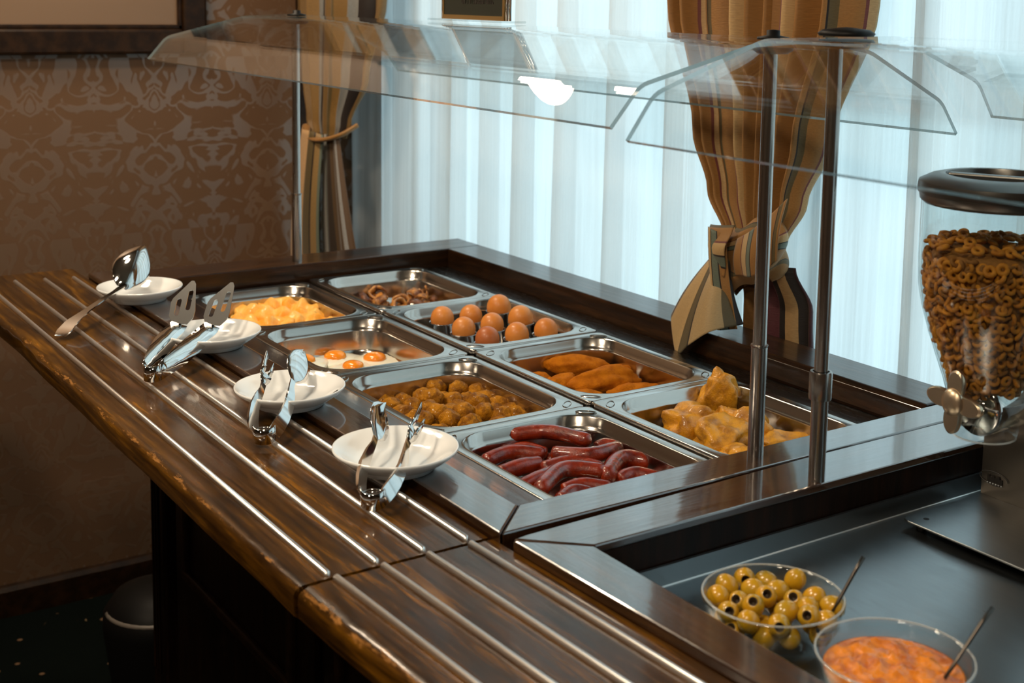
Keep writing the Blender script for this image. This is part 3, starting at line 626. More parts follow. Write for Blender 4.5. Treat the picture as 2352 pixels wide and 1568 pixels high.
# fried eggs
FE = [((0.374, 0.150), 0.046, 0.020, 'fried egg with round yolk in the middle of the pan'), ((0.424, 0.203), 0.048, 0.021, 'fried egg with spread yolk at the right'),
      ((0.457, 0.145), 0.046, 0.019, 'fried egg at the near wall, yolk half hidden'), ((0.382, 0.090), 0.042, 0.018, 'fried egg behind the serving spatula at the left')]
for i, (c, rw, ry, lab) in enumerate(FE):
    t_ = thing('fried_egg', lab, 'fried egg', (c[0], c[1], PF + 0.001), 'fried eggs'); V, F = [Vector((c[0], c[1], PF + 0.010 + 0.0012 * i))], []; NN = 48
    for k, (s, h) in enumerate(((0.35, 0.010), (0.7, 0.0085), (0.92, 0.0065), (1.0, 0.003), (0.98, 0.0005))):
        for a_ in range(NN):
            a = 2 * PI * a_ / NN; rr_ = rw * s * (1 + (0.16 * noise.noise(Vector((math.cos(a) * 1.3, math.sin(a) * 1.3, i * 5.1))) + 0.05 * noise.noise(Vector((math.cos(a) * 5, math.sin(a) * 5, i * 2.1)))))
            V.append(Vector((c[0] + rr_ * math.cos(a), c[1] + rr_ * math.sin(a), PF + h + 0.0012 * i + 0.0015 * noise.noise(Vector((a_ * 0.4, k, i))))))
    for a_ in range(NN): F.append([0, 1 + a_, 1 + (a_ + 1) % NN])
    for k in range(4):
        for a_ in range(NN):
            b2 = (a_ + 1) % NN; F.append([1 + k * NN + a_, 1 + (k + 1) * NN + a_, 1 + (k + 1) * NN + b2, 1 + k * NN + b2])
    part('egg_white', (V, F), WHITEEGG, t_, True)
    part('yolk', blob((c[0], c[1], PF + 0.011 + 0.0012 * i), (ry, ry * 0.95, 0.0105), i + 5, 0.05, 1, 3), YOLK, t_, True)
# folded omelette pieces
def sheet(c, lx, ly, rz, seed, h=0.016, fold=1.0, thick=0.004, m=None, nu=20, nv=14):
    top, R = [], Matrix.Rotation(rz, 3, 'Z')
    V, F = [], []
    for side in (1, 0):
        for i in range(nu + 1):
            for j in range(nv + 1):
                u, v = i / nu * 2 - 1, j / nv * 2 - 1
                e = 1 + 0.18 * noise.noise(Vector((u * 2, v * 2, seed)))
                z = h * (math.cos(v * PI * 0.5) * fold + 0.45 * noise.noise(Vector((u * 2.2, v * 2.2, seed + 9))) + 0.22 * math.sin(u * 7 + seed)) * (1 - 0.3 * u * u)
                p = Vector((u * lx * e * (1 - 0.25 * v * v), v * ly * e * (1 - 0.3 * u * u), z + (thick if side else 0)))
                V.append(Vector(c) + R @ p)
    N1 = (nu + 1) * (nv + 1); id_ = lambda i, j, s: s * N1 + i * (nv + 1) + j
    for i in range(nu):
        for j in range(nv):
            F.append([id_(i, j, 0), id_(i + 1, j, 0), id_(i + 1, j + 1, 0), id_(i, j + 1, 0)]); F.append([id_(i, j, 1), id_(i, j + 1, 1), id_(i + 1, j + 1, 1), id_(i + 1, j, 1)])
    for i in range(nu): F.append([id_(i, 0, 0), id_(i, 0, 1), id_(i + 1, 0, 1), id_(i + 1, 0, 0)]); F.append([id_(i, nv, 0), id_(i + 1, nv, 0), id_(i + 1, nv, 1), id_(i, nv, 1)])
    for j in range(nv): F.append([id_(0, j, 0), id_(0, j + 1, 0), id_(0, j + 1, 1), id_(0, j, 1)]); F.append([id_(nu, j, 0), id_(nu, j, 1), id_(nu, j + 1, 1), id_(nu, j + 1, 0)])
    return V, F
OM = [((0.040, 0.130, .858), .050, .026, 0.6, 'folded omelette piece at the far left, rounded top'), ((0.035, 0.185, .866), .048, .026, 1.2, 'highest folded omelette piece at the far centre'),
      ((0.075, 0.215, .864), .046, .024, 0.9, 'folded omelette piece at the far right of the heap'), ((0.075, 0.158, .856), .056, .028, 1.0, 'broad omelette fold in the middle of the heap'),
      ((0.130, 0.178, .855), .052, .024, 1.5, 'omelette piece at the near centre'), ((0.110, 0.215, .856), .044, .024, 1.1, 'crumpled omelette piece at the right, under the far one'),
      ((0.150, 0.212, .850), .048, .022, 0.9, 'flat omelette edge at the near right pan wall'), ((0.080, 0.095, .850), .046, .026, 0.4, 'omelette piece at the left pan wall'),
      ((0.135, 0.125, .852), .055, .026, 1.3, 'omelette fold behind the plate, near left'), ((0.19, 0.15, .848), .055, .03, 1.4, 'omelette piece low at the near wall')]
for i, (c, lx, ly, rz, lab) in enumerate(OM):
    food('omelette_piece', sheet((c[0] + 0.01, c[1], c[2] - 0.009), lx * 0.82, ly, rz, i * 3.3 + 1, 0.021, 1.0, 0.006), OMEL, lab, 'omelette', 'folded omelette pieces')
# fried mushroom curls
def curl(c, R0, rb, hgt, tilt, seed, arc=5.6):
    P = []; 
    for k in range(26):
        a = seed + arc * k / 25; rr_ = R0 * (1 + 0.25 * noise.noise(Vector((math.cos(a), math.sin(a), seed * 3))))
        p = Matrix.Rotation(tilt, 3, 'X') @ Vector((rr_ * math.cos(a), rr_ * math.sin(a) * 0.8, 0.002 * k / 25)); p = Matrix.Rotation(seed * 1.7, 3, 'Z') @ p
        P.append(Vector(c) + p)
    st = []
    for k, p in enumerate(P):
        t_ = (P[min(k + 1, 25)] - P[max(k - 1, 0)]).normalized(); out_ = (p - Vector(c)).normalized(); wv_ = t_.cross(out_).normalized(); e = 0.55 + 0.45 * math.sin(PI * k / 25)
        st.append((p, wv_ * hgt * e, out_ * rb * e))
    return ribbon(st)
KP = [((0.060, 0.408, .868), .016, 'ring shaped fried mushroom curl with pale rim, far left', 0), ((0.050, 0.380, .858), .013, 'dark fried mushroom curl at the left end', 1), ((0.085, 0.400, .856), .014, 'fried mushroom slice in front of the pale ring', 0),
      ((0.098, 0.440, .854), .015, 'flat fried mushroom slice in the middle', 0), ((0.085, 0.480, .858), .015, 'fried mushroom slice behind the middle one', 0), ((0.070, 0.512, .868), .019, 'large open fried mushroom curl at the right', 0),
      ((0.092, 0.520, .860), .014, 'fried mushroom curl below the large one', 0), ((0.122, 0.478, .856), .015, 'fried mushroom slice at the near right', 0), ((0.112, 0.510, .854), .013, 'dark fried mushroom bit at the right end', 1),
      ((0.120, 0.425, .852), .015, 'fried mushroom slice at the near left', 0), ((0.14, 0.45, .851), .015, 'fried mushroom slice lowest at the near wall', 1)]
for i, (c, R0, lab, dk) in enumerate(KP):
    g1 = curl((c[0] - 0.012, c[1] - 0.003, c[2]), R0 * 1.1, 0.0028, 0.0085, 0.9 + 0.3 * math.sin(i * 2.1), i * 1.3 + 0.4); g2 = sheet((c[0] - 0.010, c[1], c[2] - 0.010), R0 * 1.3, R0 * 0.8, i * 0.9, i + 2.2, 0.008, 0.8, 0.004, nu=10, nv=8)
    food('mushroom_slice', join(g1, g2), MUSHD if dk else MUSH, lab, 'mushroom', 'fried mushroom pieces')

# ================================================================== PLATES AND UTENSILS
PROF = [(0, 0.004), (0.040, 0.004), (0.043, 0.0), (0.0465, 0.0), (0.0485, 0.0045), (0.058, 0.0095), (0.069, 0.0175), (0.0742, 0.0225), (0.0750, 0.0245), (0.0742, 0.0260), (0.0728, 0.0258), (0.062, 0.0185), (0.052, 0.0115), (0.045, 0.0085), (0.036, 0.0078), (0, 0.0078)]
PL = [((0.126, -0.117), 'white round plate holding the serving spoon'), ((0.497, -0.119), 'white round plate under the slotted tongs'), ((0.835, -0.137), 'white round plate under the fork and spatula tongs, with black print'), ((1.127, -0.131), 'white round plate nearest the camera, with short tongs')]
for i, (c, lab) in enumerate(PL):
    zp = ZF + 0.0006
    o = food('plate', lathe(PROF, (c[0], c[1], zp), 64), CERAMIC, lab, 'plate', 'white plates along the tray edge')
    if i == 2:      # worn handwriting-like print on the rim
        th0 = math.radians(38)
        def on_rim(u, v):       # u along rim, v radial (0..1)
            rr_ = 0.055 + 0.013 * v; a = th0 + u; return Vector((c[0] + rr_ * math.cos(a), c[1] + rr_ * math.sin(a), zp + 0.0130 + 0.0095 * v + 0.0004))
        strokes = [[(0.10, 0.9), (0.16, 0.95), (0.22, 0.55)], [(0.02, 0.2), (0.10, 0.35), (0.20, 0.8)], [(0.06, 0.75), (0.14, 0.5), (0.22, 0.15)], [(0.0, 0.6), (0.10, 0.45), (0.17, 0.5)],
                   [(-0.16, 0.30), (-0.11, 0.55), (-0.06, 0.35), (-0.10, 0.15), (-0.16, 0.30)], [(-0.05, 0.35), (0.0, 0.42)], [(-0.27, 0.30), (-0.23, 0.45), (-0.20, 0.30), (-0.27, 0.30)]]
        g = join(*[tube(smooth_path([on_rim(*s) for s in S_], 4), 0.0006, 5) for S_ in strokes])
        me = new_mesh('rim_print', [v - Vector(o.location) for v in g[0]], g[1], INK); link('rim_print', me, o, (0, 0, 0))

# serving spoon
t_ = thing('serving_spoon', 'big polished serving spoon leaning on the farthest plate', 'spoon', (0.155, -0.162, 0.93))
H0, NK, TP = Vector((0.300, -0.302, 0.930)), Vector((0.150, -0.157, 0.963)), Vector((0.079, -0.091, 1.022))
dh = (NK - H0).normalized(); side = dh.cross(Vector((0, 0, 1))).normalized(); upn = side.cross(dh).normalized()
st = []
for s, hw, lift in ((0, .010, -0.002), (.06, .0125, 0.001), (.18, .011, 0.006), (.40, .0062, 0.006), (.70, .0045, 0.004), (.88, .0048, 0.001), (1.0, .0065, 0.0)):
    st.append((H0.lerp(NK, s) + Vector((0, 0, lift)), side * hw, upn * 0.0011))
part('spoon_handle', ribbon(st), CHROME, t_, True).data.set_sharp_from_angle(angle=math.radians(50))
ax = (TP - NK).normalized(); L_ = (TP - NK).length
dv = Vector((cam.location[0] - 0.1, cam.location[1] + 0.1, 0.25)).normalized(); nrm = (dv - ax * dv.dot(ax)).normalized(); sd = ax.cross(nrm).normalized()
V, F = [], []; NU, NV = 24, 18
for s_ in (0, 1):
    for i in range(NU + 1):
        u = i / NU; w = 0.0335 * math.sin(PI * min(1, (u * 0.97 + 0.03)) ** 0.82) ** 0.75
        for j in range(NV + 1):
            v = j / NV * 2 - 1; dep = 0.017 * (1 - v * v) * math.sin(PI * u) ** 0.7
            V.append(NK + ax * (u * L_ * 1.0) + sd * (v * w) + nrm * (dep - 0.0012 * s_))
N1 = (NU + 1) * (NV + 1); q = lambda i, j, s: s * N1 + i * (NV + 1) + j
for i in range(NU):
    for j in range(NV):
        F.append([q(i, j, 0), q(i + 1, j, 0), q(i + 1, j + 1, 0), q(i, j + 1, 0)]); F.append([q(i, j, 1), q(i, j + 1, 1), q(i + 1, j + 1, 1), q(i + 1, j, 1)])
    F.append([q(i, 0, 0), q(i, 0, 1), q(i + 1, 0, 1), q(i + 1, 0, 0)]); F.append([q(i, NV, 0), q(i + 1, NV, 0), q(i + 1, NV, 1), q(i, NV, 1)])
part('spoon_bowl', (V, F), CHROME, t_, True)

# slotted tongs on the second plate
def holed(outer, holes, fr, thick):      # fr: (origin, U, V, N) ; plate with slots
    O, U, Vv, N = fr; bm = bmesh.new(); ed = []
    for lp in [outer] + holes:
        vs = [bm.verts.new((a, b2, 0)) for a, b2 in lp]; ed += [bm.edges.new((vs[k], vs[(k + 1) % len(vs)])) for k in range(len(vs))]
    bmesh.ops.triangle_fill(bm, edges=ed, use_beauty=True, use_dissolve=False, normal=(0, 0, 1))
    r = bmesh.ops.extrude_face_region(bm, geom=bm.faces[:])
    for v in r['geom']:
        if isinstance(v, bmesh.types.BMVert): v.co.z += thick
    bmesh.ops.recalc_face_normals(bm, faces=bm.faces[:])
    for v in bm.verts: v.co = O + U * v.co.x + Vv * v.co.y + N * v.co.z
    return bm_geo(bm)
def slot(x0, x1, yc, w):
    out_ = []
    for k in range(7): a = -PI / 2 + PI * k / 6; out_.append((x1 + w * math.cos(a), yc + w * math.sin(a)))
    for k in range(7): a = PI / 2 + PI * k / 6; out_.append((x0 + w * math.cos(a), yc + w * math.sin(a)))
    return out_
t_ = thing('slotted_tongs', 'wide polished tongs with slotted spatula heads resting on the second plate', 'tongs', (0.63, -0.262, 0.93))
J = Vector((0.628, -0.258, 0.9425)); TG = Vector((0.486, -0.142, 0.966)); ax = (TG - J).normalized(); sd = Vector((0, 0, 1)).cross(ax).normalized(); up = ax.cross(sd).normalized()
Lt = (TG - J).length
def tongs2_arm(sgn):
    ang = 0.082 * sgn; U = (ax * math.cos(ang) + sd * math.sin(ang)).normalized(); S = up.cross(U).normalized(); base = J + sd * sgn * 0.0115
    def fr(s):
        ph_ = math.radians(12 + 58 * min(1, s / Lt) ** 0.8); Wv = (up * math.cos(ph_) + S * math.sin(ph_)).normalized(); return Wv, U.cross(Wv).normalized()
    st = [(base + U * s + S * sgn * 0.003 * math.sin(PI * min(1, s / Lt)), fr(s)[0] * w, fr(s)[1] * 0.0008) for s, w in ((0, .0115), (.02, .0125), (.045, .0140), (.07, .0148), (.10, .0150), (.13, .0145), (Lt - .015, .0135), (Lt, .0125))]
    g = ribbon(st); bd = math.radians(34); U2 = (U * math.cos(bd) + up * math.sin(bd)).normalized(); W2 = (S * 0.97 + up * 0.1); W2 = (W2 - U2 * W2.dot(U2)).normalized(); N2 = U2.cross(W2).normalized(); O = base + U * Lt
    outl = [(0, -.0120), (.012, -.0190), (.026, -.0200), (.078, -.0120), (.084, -.0085), (.084, -.004), (.048, .0185), (.040, .0205), (.014, .0190), (0, .0120)]
    h = holed(outl, [slot(.030, .062, -.0075, .0036), slot(.018, .044, .0080, .0036)], (O, U2, W2, N2), 0.0014)
    return g, h
for sg, nm in ((1, 'a'), (-1, 'b')):
    g, h = tongs2_arm(sg)
    a_ = part('tongs_arm', g, CHROME, t_, True); part('slotted_head', h, HEADM, a_)
P = []
for k in range(13):
    a = PI / 2 + PI * k / 12; P.append(J + sd * math.sin(a) * 0.0125 * 1 + ax * math.cos(a) * 0.011)
part('joint_band', ribbon([(p, up * 0.0118, (p - J).normalized() * 0.0008) for p in P]), CHROME, t_, True)

# two pairs of fork-and-spatula tongs
def tongs(name, lab, J, TL, TR, kL, kR, roll):
    t_ = thing(name, lab, 'tongs', (J[0], J[1], 0.93)); J, TL, TR = Vector(J), Vector(TL), Vector(TR)
    mid = (TL + TR) / 2; ax = (mid - J).normalized(); sd = Vector((0, 0, 1)).cross(ax).normalized(); up = ax.cross(sd).normalized(); t_r = math.radians(roll)
    for T, kind in ((TL, kL), (TR, kR)):
        sgn = 1 if (T - mid).dot(sd) > 0 else -1
        base = J + sd * sgn * 0.013; U = (T - base).normalized(); L = (T - base).length; S = up.cross(U).normalized(); tw = -t_r; Wv = (up * math.cos(tw) + S * math.sin(tw)).normalized(); Nn = U.cross(Wv).normalized()
        bow = lambda s: S * sgn * 0.006 * math.sin(PI * min(1, s / 0.55))
        hn = 0.60
        st = [(base + U * L * s + bow(s), Wv * w, Nn * th) for s, w, th in ((0, .009, .001), (.06, .0095, .0016), (.16, .0085, .0022), (.30, .0075, .0022), (.45, .0058, .0018), (.54, .0040, .0012), (hn, .0042, .0010))]
        a_ = part('tongs_arm', ribbon(st), CHROME, t_, True); a_.data.set_sharp_from_angle(angle=math.radians(35))
        if kind == 'fork':
            g = [ribbon([(base + U * L * hn, Wv * .0042, Nn * .0008), (base + U * L * .66 + Nn * .001, Wv * .0085, Nn * .0009), (base + U * L * .72 + Nn * .002, Wv * .0095, Nn * .0008)])]
            for w0, e, d in ((.0062, 1.0, .010), (-.0062, .90, .012)):
                g.append(ribbon([(base + U * L * s + Wv * (w0 + (d if w0 > 0 else -d) * 0.25 * (s - .7)) + Nn * (0.004 * math.sin((s - .7) * 9)), Wv * w, Nn * .0010) for s, w in ((.70, .0034), (.80, .0030), (e - .06, .0022), (e, .0005))]))
            part('fork_head', join(*g), CHROME, a_, True)
        else:
            ws = ((hn, .0042, 0), (.64, .0110, .0015), (.70, .0185, .003), (.78, .0215, .004), (.86, .0200, .003), (.93, .0120, .001), (1.0, .0012, -.003))
            V, F = [], []
            for s, w, cv in ws:
                c0 = base + U * L * s; 
                for j in range(7):
                    v = j / 6 * 2 - 1; V.append(c0 + Wv * (v * w) + Nn * (-sgn) * (cv * (1 - v * v)) - Nn * .0005)
                for j in range(7):
                    v = (6 - j) / 6 * 2 - 1; V.append(c0 + Wv * (v * w) + Nn * (-sgn) * (cv * (1 - v * v)) + Nn * .0005)
            for i in range(len(ws) - 1):
                for k in range(14): F.append([i * 14 + k, i * 14 + (k + 1) % 14, (i + 1) * 14 + (k + 1) % 14, (i + 1) * 14 + k])
            part('spatula_head', (V, F), CHROME, a_, True)
    P = []
    for k in range(15):
        a = PI / 2 + PI * k / 14; P.append(J + sd * math.sin(a) * 0.0135 + ax * math.cos(a) * 0.0125)
    part('joint_band', ribbon([(p, up * 0.0105, (p - J).normalized() * 0.0008) for p in P]), CHROME, t_, True)
    ring = [J + sd * math.cos(2 * PI * k / 24) * 0.0125 + ax * (math.sin(2 * PI * k / 24) * 0.0085 + 0.002) - up * 0.006 for k in range(25)]
    part('spring_wire', join(tube(ring, 0.0011, 6, cap=False), tube([r + up * 0.0035 for r in ring], 0.0011, 6, cap=False), tube([r + up * 0.007 for r in ring], 0.0011, 6, cap=False)), CHROME, t_, True)
    return t_
tongs('serving_tongs', 'polished fork and spatula tongs lying on the printed third plate', (0.950, -0.222, 0.9385), (0.765, -0.137, 0.982), (0.775, -0.089, 0.985), 'fork', 'spat', -40)
tongs('serving_tongs', 'polished tongs lying on the nearest plate, pivot toward the camera', (1.212, -0.204, 0.9385), (1.053, -0.108, 0.985), (1.092, -0.075, 0.985), 'spat', 'fork', -25)

# ================================================================== SNEEZE GUARDS
def guard_sheet(x0, x1, prof, parent, th=0.005, name='glass_panel'):
    V, F = [], []; n_ = len(prof)
    nr = []
    for i, p in enumerate(prof):
        a = Vector(prof[min(i + 1, n_ - 1)]) - Vector(prof[max(i - 1, 0)]); a = Vector((a.x, a.y)).normalized(); nr.append(Vector((-a.y, a.x)))
    up_ = [(p[0] + q_.x * th * (1 if q_.y > 0 else -1) * .5, p[1] + q_.y * th * (1 if q_.y > 0 else -1) * .5) for p, q_ in zip(prof, nr)]
    dn_ = [(p[0] - q_.x * th * (1 if q_.y > 0 else -1) * .5, p[1] - q_.y * th * (1 if q_.y > 0 else -1) * .5) for p, q_ in zip(prof, nr)]
    for x in (x0, x1):
        for p in up_: V.append(Vector((x, p[0], p[1])))
        for p in dn_: V.append(Vector((x, p[0], p[1])))
    A = lambda s, t, i: s * 2 * n_ + t * n_ + i
    mi = []
    for i in range(n_ - 1):
        F.append([A(0, 0, i), A(1, 0, i), A(1, 0, i + 1), A(0, 0, i + 1)]); mi.append(0)
        F.append([A(0, 1, i), A(0, 1, i + 1), A(1, 1, i + 1), A(1, 1, i)]); mi.append(0)
        for s in (0, 1): F.append([A(s, 0, i), A(s, 0, i + 1), A(s, 1, i + 1), A(s, 1, i)] if s == 0 else [A(s, 0, i), A(s, 1, i), A(s, 1, i + 1), A(s, 0, i + 1)]); mi.append(1)
    for i in (0, n_ - 1): F.append([A(0, 0, i), A(0, 1, i), A(1, 1, i), A(1, 0, i)]); mi.append(1)
    o = part(name, (V, F), [GLASS, EDGE], parent)
    for p_, k in zip(o.data.polygons, mi): p_.material_index = k
    return o
def bendy(pts, r=0.012):
    out_ = [pts[0]]
    for i in range(1, len(pts) - 1):
        p = Vector(pts[i]); a = (Vector(pts[i - 1]) - p).normalized(); b2 = (Vector(pts[i + 1]) - p).normalized()
        for t in (0, .25, .5, .75, 1): q_ = (p + a * r * (1 - t)).lerp(p + b2 * r * t, t); out_.append((q_.x, q_.y))
    out_.append(pts[-1]); return out_
def post(x, y, z0, z1, parent, split=1.07, r0=0.0098, r1=0.0082, collar=False):
    p_ = part('post', lathe([(0, 0), (r0, 0), (r0, split - z0), (0, split - z0)], (x, y, z0), 24), TUBE, parent, True); p_.data.set_sharp_from_angle(angle=0.8)
    q_ = part('upper_post', lathe([(0, 0), (r1, 0), (r1, z1 - split), (0, z1 - split)], (x, y, split), 24), TUBE, parent, True); q_.data.set_sharp_from_angle(angle=0.8)
    if collar: k_ = part('collar', lathe([(r0, -0.034), (0.0128, -0.033), (0.0132, -0.030), (0.0132, -0.002), (0.0125, 0), (r1, 0)], (x, y, split), 24), TUBE, parent, True)
    else: k_ = part('collar', lathe([(r0, -0.002), (0.0107, -0.001), (0.0107, 0.001), (r1, 0.0015)], (x, y, split), 24), TUBE, parent, True)
    k_.data.set_sharp_from_angle(angle=0.8)
g1 = thing('sneeze_guard', 'long bent clear sneeze guard over the hot food pans on two steel posts', 'sneeze guard', (0.6, 0.265, ZF), 'clear sneeze guards')
GP1 = bendy([(0.018, 1.346), (0.057, 1.391), (0.225, 1.434), (0.330, 1.438), (0.420, 1.424), (0.560, 1.358), (0.594, 1.314)])
guard_sheet(-0.22, 1.335, GP1, g1)
post(-0.047, 0.265, 0.9335, 1.431, g1, 1.075); post(1.320, 0.265, ZF, 1.426, g1, 1.069)
for x in (-0.047, 1.320):
    part('clamp_disc', lathe([(0, -0.004), (0.018, -0.004), (0.024, 0.0), (0.024, 0.003), (0, 0.003)], (x, 0.268, 1.4270), 28), BLACKP, g1, True)
    part('clamp_cap', lathe([(0, 0), (0.019, 0), (0.019, 0.003), (0.008, 0.005), (0.008, 0.011), (0, 0.012)], (x, 0.268, 1.4395), 28), BLACKP, g1, True)
g2 = thing('sneeze_guard', 'nearer clear sneeze guard starting behind the cereal dispenser on one steel post', 'sneeze guard', (1.6, 0.275, ZF), 'clear sneeze guards')
GP2 = bendy([(-0.020, 1.341), (0.014, 1.388), (0.165, 1.442), (0.385, 1.444), (0.532, 1.389), (0.563, 1.345)])
guard_sheet(1.412, 2.30, GP2, g2)
post(1.4225, 0.265, ZF, 1.437, g2, 1.062, collar=True); post(2.22, 0.265, 0.867, 1.437, g2, 1.062, collar=True)
for x in (1.4225 + 0.012, 2.22):
    part('clamp_disc', lathe([(0, -0.004), (0.020, -0.004), (0.026, 0.0), (0.026, 0.003), (0, 0.003)], (x, 0.268, 1.4375), 28), BLACKP, g2, True)
    part('clamp_cap', lathe([(0, 0), (0.030, 0), (0.032, 0.003), (0.026, 0.007), (0.010, 0.009), (0, 0.010)], (x, 0.268, 1.4475), 28), BLACKP, g2, True)

# sign standing on the long guard
t_ = thing('table_sign', 'small framed black sign standing on top of the long sneeze guard', 'sign', (0.54, 0.335, 1.443))
sx0, sx1, sy, sz = 0.428, 0.648, 0.335, 1.4425
part('sign_foot', box(sx0 - 0.018, sx1 + 0.006, sy - 0.022, sy + 0.026, sz - 0.0005, sz + 0.003, 0.001, 1), JAR, t_)
part('sign_edge', join(box(sx0 + 0.004, sx1 - 0.016, sy - 0.004, sy, sz + 0.003, sz + 0.010), box(sx0 + 0.004, sx0 + 0.009, sy - 0.004, sy, sz + 0.010, sz + 0.145), box(sx1 - 0.021, sx1 - 0.016, sy - 0.004, sy, sz + 0.010, sz + 0.145), box(sx0 + 0.004, sx1 - 0.016, sy - 0.004, sy, sz + 0.145, sz + 0.150)), GOLD, t_)
part('sign_card', box(sx0 + 0.009, sx1 - 0.021, sy - 0.003, sy - 0.0005, sz + 0.010, sz + 0.145), SIGNBLK, t_)
for xx in (sx0, sx1 - 0.013, sx1 - 0.004): part('side_rod', tube([(xx, sy, sz + 0.003), (xx, sy, sz + 0.15)], 0.0028, 10), CHROME, t_, True)
cu = bpy.data.curves.new('lettering', 'FONT'); cu.body = 'the restaurant'; cu.size = 0.0225; cu.align_x = 'CENTER'; cu.extrude = 0.0003; cu.offset = 0.0006
tmp = bpy.data.objects.new('lettering_source', cu); COL.objects.link(tmp); bpy.context.view_layer.update()
tme = bpy.data.meshes.new_from_object(tmp.evaluated_get(bpy.context.evaluated_depsgraph_get())); bpy.data.objects.remove(tmp); bpy.data.curves.remove(cu)
tme.materials.clear(); tme.materials.append(INK)
tme.transform(Matrix.Translation(Vector((0.546, sy - 0.0032, sz + 0.0300)) - Vector(t_.location)) @ Matrix.Rotation(PI / 2, 4, 'X') @ Matrix.Diagonal((0.80, 1.05, 1, 1)))
tx = bpy.data.objects.new('lettering', tme); COL.objects.link(tx); tx.parent = t_

# ================================================================== BOWLS
def bowl(name, lab, c, r):
    z = 0.867; t_ = thing(name, lab, 'bowl', (c[0], c[1], z), 'glass bowls in the steel basin')
    pr = [(0, 0.0), (r * .55, 0.0), (r * .62, 0.002), (r * .80, 0.014), (r * .94, 0.034), (r * .985, 0.050), (r * 1.0, 0.0535), (r * 1.0, 0.0555), (r * .965, 0.0560), (r * .945, 0.0525), (r * .90, 0.036), (r * .76, 0.0165), (r * .60, 0.0055), (0, 0.0045)]
    part('glass_wall', lathe(pr, (c[0], c[1], z), 56), BOWLG, t_, True)
    rim = [(c[0] + r * .983 * math.cos(2 * PI * k / 64), c[1] + r * .983 * math.sin(2 * PI * k / 64), z + 0.0553) for k in range(65)]
    part('rim_bead', tube(rim, 0.0011, 8, cap=False), RIMG, t_, True)
    return t_
m_, n_, l_, b_ = mat('bright_glass_rim'); RIMG = m_
b_.inputs['Base Color'].default_value = (0.85, 0.9, 0.9, 1); b_.inputs['Roughness'].default_value = 0.05; b_.inputs['Alpha'].default_value = 0.28; b_.inputs['Coat Weight'].default_value = 1.0
bowl('glass_bowl', 'clear glass bowl full of green olives', (1.600, 0.0235), 0.0685)
bowl('glass_bowl', 'clear glass bowl of orange relish, nearest the camera', (1.743, 0.0300), 0.0690)
def olive_geo(c, rz, rx, L=0.0125, R=0.0098):
    prof = []
    for k in range(15):
        a = PI * k / 14; prof.append((R * math.sin(a), -L * math.cos(a)))
    out_ = [(0.0, -L)] + prof[1:12] + [(0.0046, L * 0.90), (0.0036, L * 0.86), (0.0032, L * 0.3), (0, L * 0.25)]
    g = lathe(out_, (0, 0, 0), 20); Rm = Matrix.Rotation(rz, 3, 'Z') @ Matrix.Rotation(rx, 3, 'Y')
    return [Rm @ v + Vector(c) for v in g[0]], g[1]
OLV = [(1.551, -0.002), (1.544, 0.016), (1.566, 0.012), (1.539, 0.044), (1.560, 0.035), (1.548, 0.066), (1.583, 0.031), (1.572, 0.058), (1.597, 0.056), (1.572, 0.082), (1.600, 0.080), (1.618, 0.053), (1.632, 0.072),
       (1.577, -0.012), (1.590, 0.008), (1.612, 0.030), (1.603, -0.010), (1.636, 0.036), (1.625, 0.008), (1.645, 0.050)]
OL2 = [(1.560, 0.0), (1.565, 0.030), (1.570, 0.060), (1.590, 0.075), (1.590, 0.045), (1.600, 0.020), (1.585, -0.012), (1.612, 0.002), (1.625, 0.022), (1.636, 0.052), (1.615, 0.066), (1.59, 0.02)]
CAMV = Vector(cam.location)
random.seed(9)
def olive_obj(x, y, z, aim):
    c = Vector((x, y, z)); d = CAMV - c
    if aim: rz, rx = math.atan2(d.y, d.x) + random.uniform(-.35, .35), random.uniform(0.75, 1.15)
    else: rz, rx = random.uniform(0, 6.28), random.uniform(1.2, 2.6)
    g = olive_geo(c, rz, rx, 0.0128, 0.0108); o = food('olive', g, [OLIVE, OLIVEIN], 'green pitted olive heaped in the clear glass bowl', 'olive', 'pitted olives in the glass bowl')
    for k, p_ in enumerate(o.data.polygons):
        if k >= len(o.data.polygons) - 60: p_.material_index = 1
for k, (x, y) in enumerate(OLV): olive_obj(x, y, 0.9075 + 0.004 * math.sin(k * 2.3), k in (6, 8, 13, 14, 2, 17))
for k, (x, y) in enumerate(OL2): olive_obj(x, y, 0.8875 + 0.002 * math.sin(k), k % 3 == 0)
# relish
V, F = [], []; NA, NR = 72, 22; cx, cy = 1.743, 0.030
for i in range(NR + 1):
    for a_ in range(NA):
        a = 2 * PI * a_ / NA; s = i / NR; r0 = 0.0605 * s; x, y = cx + r0 * math.cos(a), cy + r0 * math.sin(a)
        h = 0.9085 + 0.006 * (1 - s * s) + (0.0055 * noise.noise(Vector((x * 75, y * 75, 1))) + 0.003 * noise.noise(Vector((x * 190, y * 190, 4)))) * (1 - s ** 6); V.append(Vector((x, y, h)))
for i in range(NR):
    for a_ in range(NA): b2 = (a_ + 1) % NA; F.append([i * NA + a_, (i + 1) * NA + a_, (i + 1) * NA + b2, i * NA + b2])
base = NR * NA
for k, (rr_, z) in enumerate(((0.0600, .9040), (0.052, .886), (0.040, .8735), (0.001, .8725))):
    for a_ in range(NA): a = 2 * PI * a_ / NA; V.append(Vector((cx + rr_ * math.cos(a), cy + rr_ * math.sin(a), z)))
for k in range(4):
    for a_ in range(NA): b2 = (a_ + 1) % NA; o1 = base + k * NA; F.append([o1 + a_, o1 + NA + a_, o1 + NA + b2, o1 + b2])
food('orange_relish', (V, F), SAUCE, 'thick orange chunky relish filling the nearest glass bowl', 'relish')
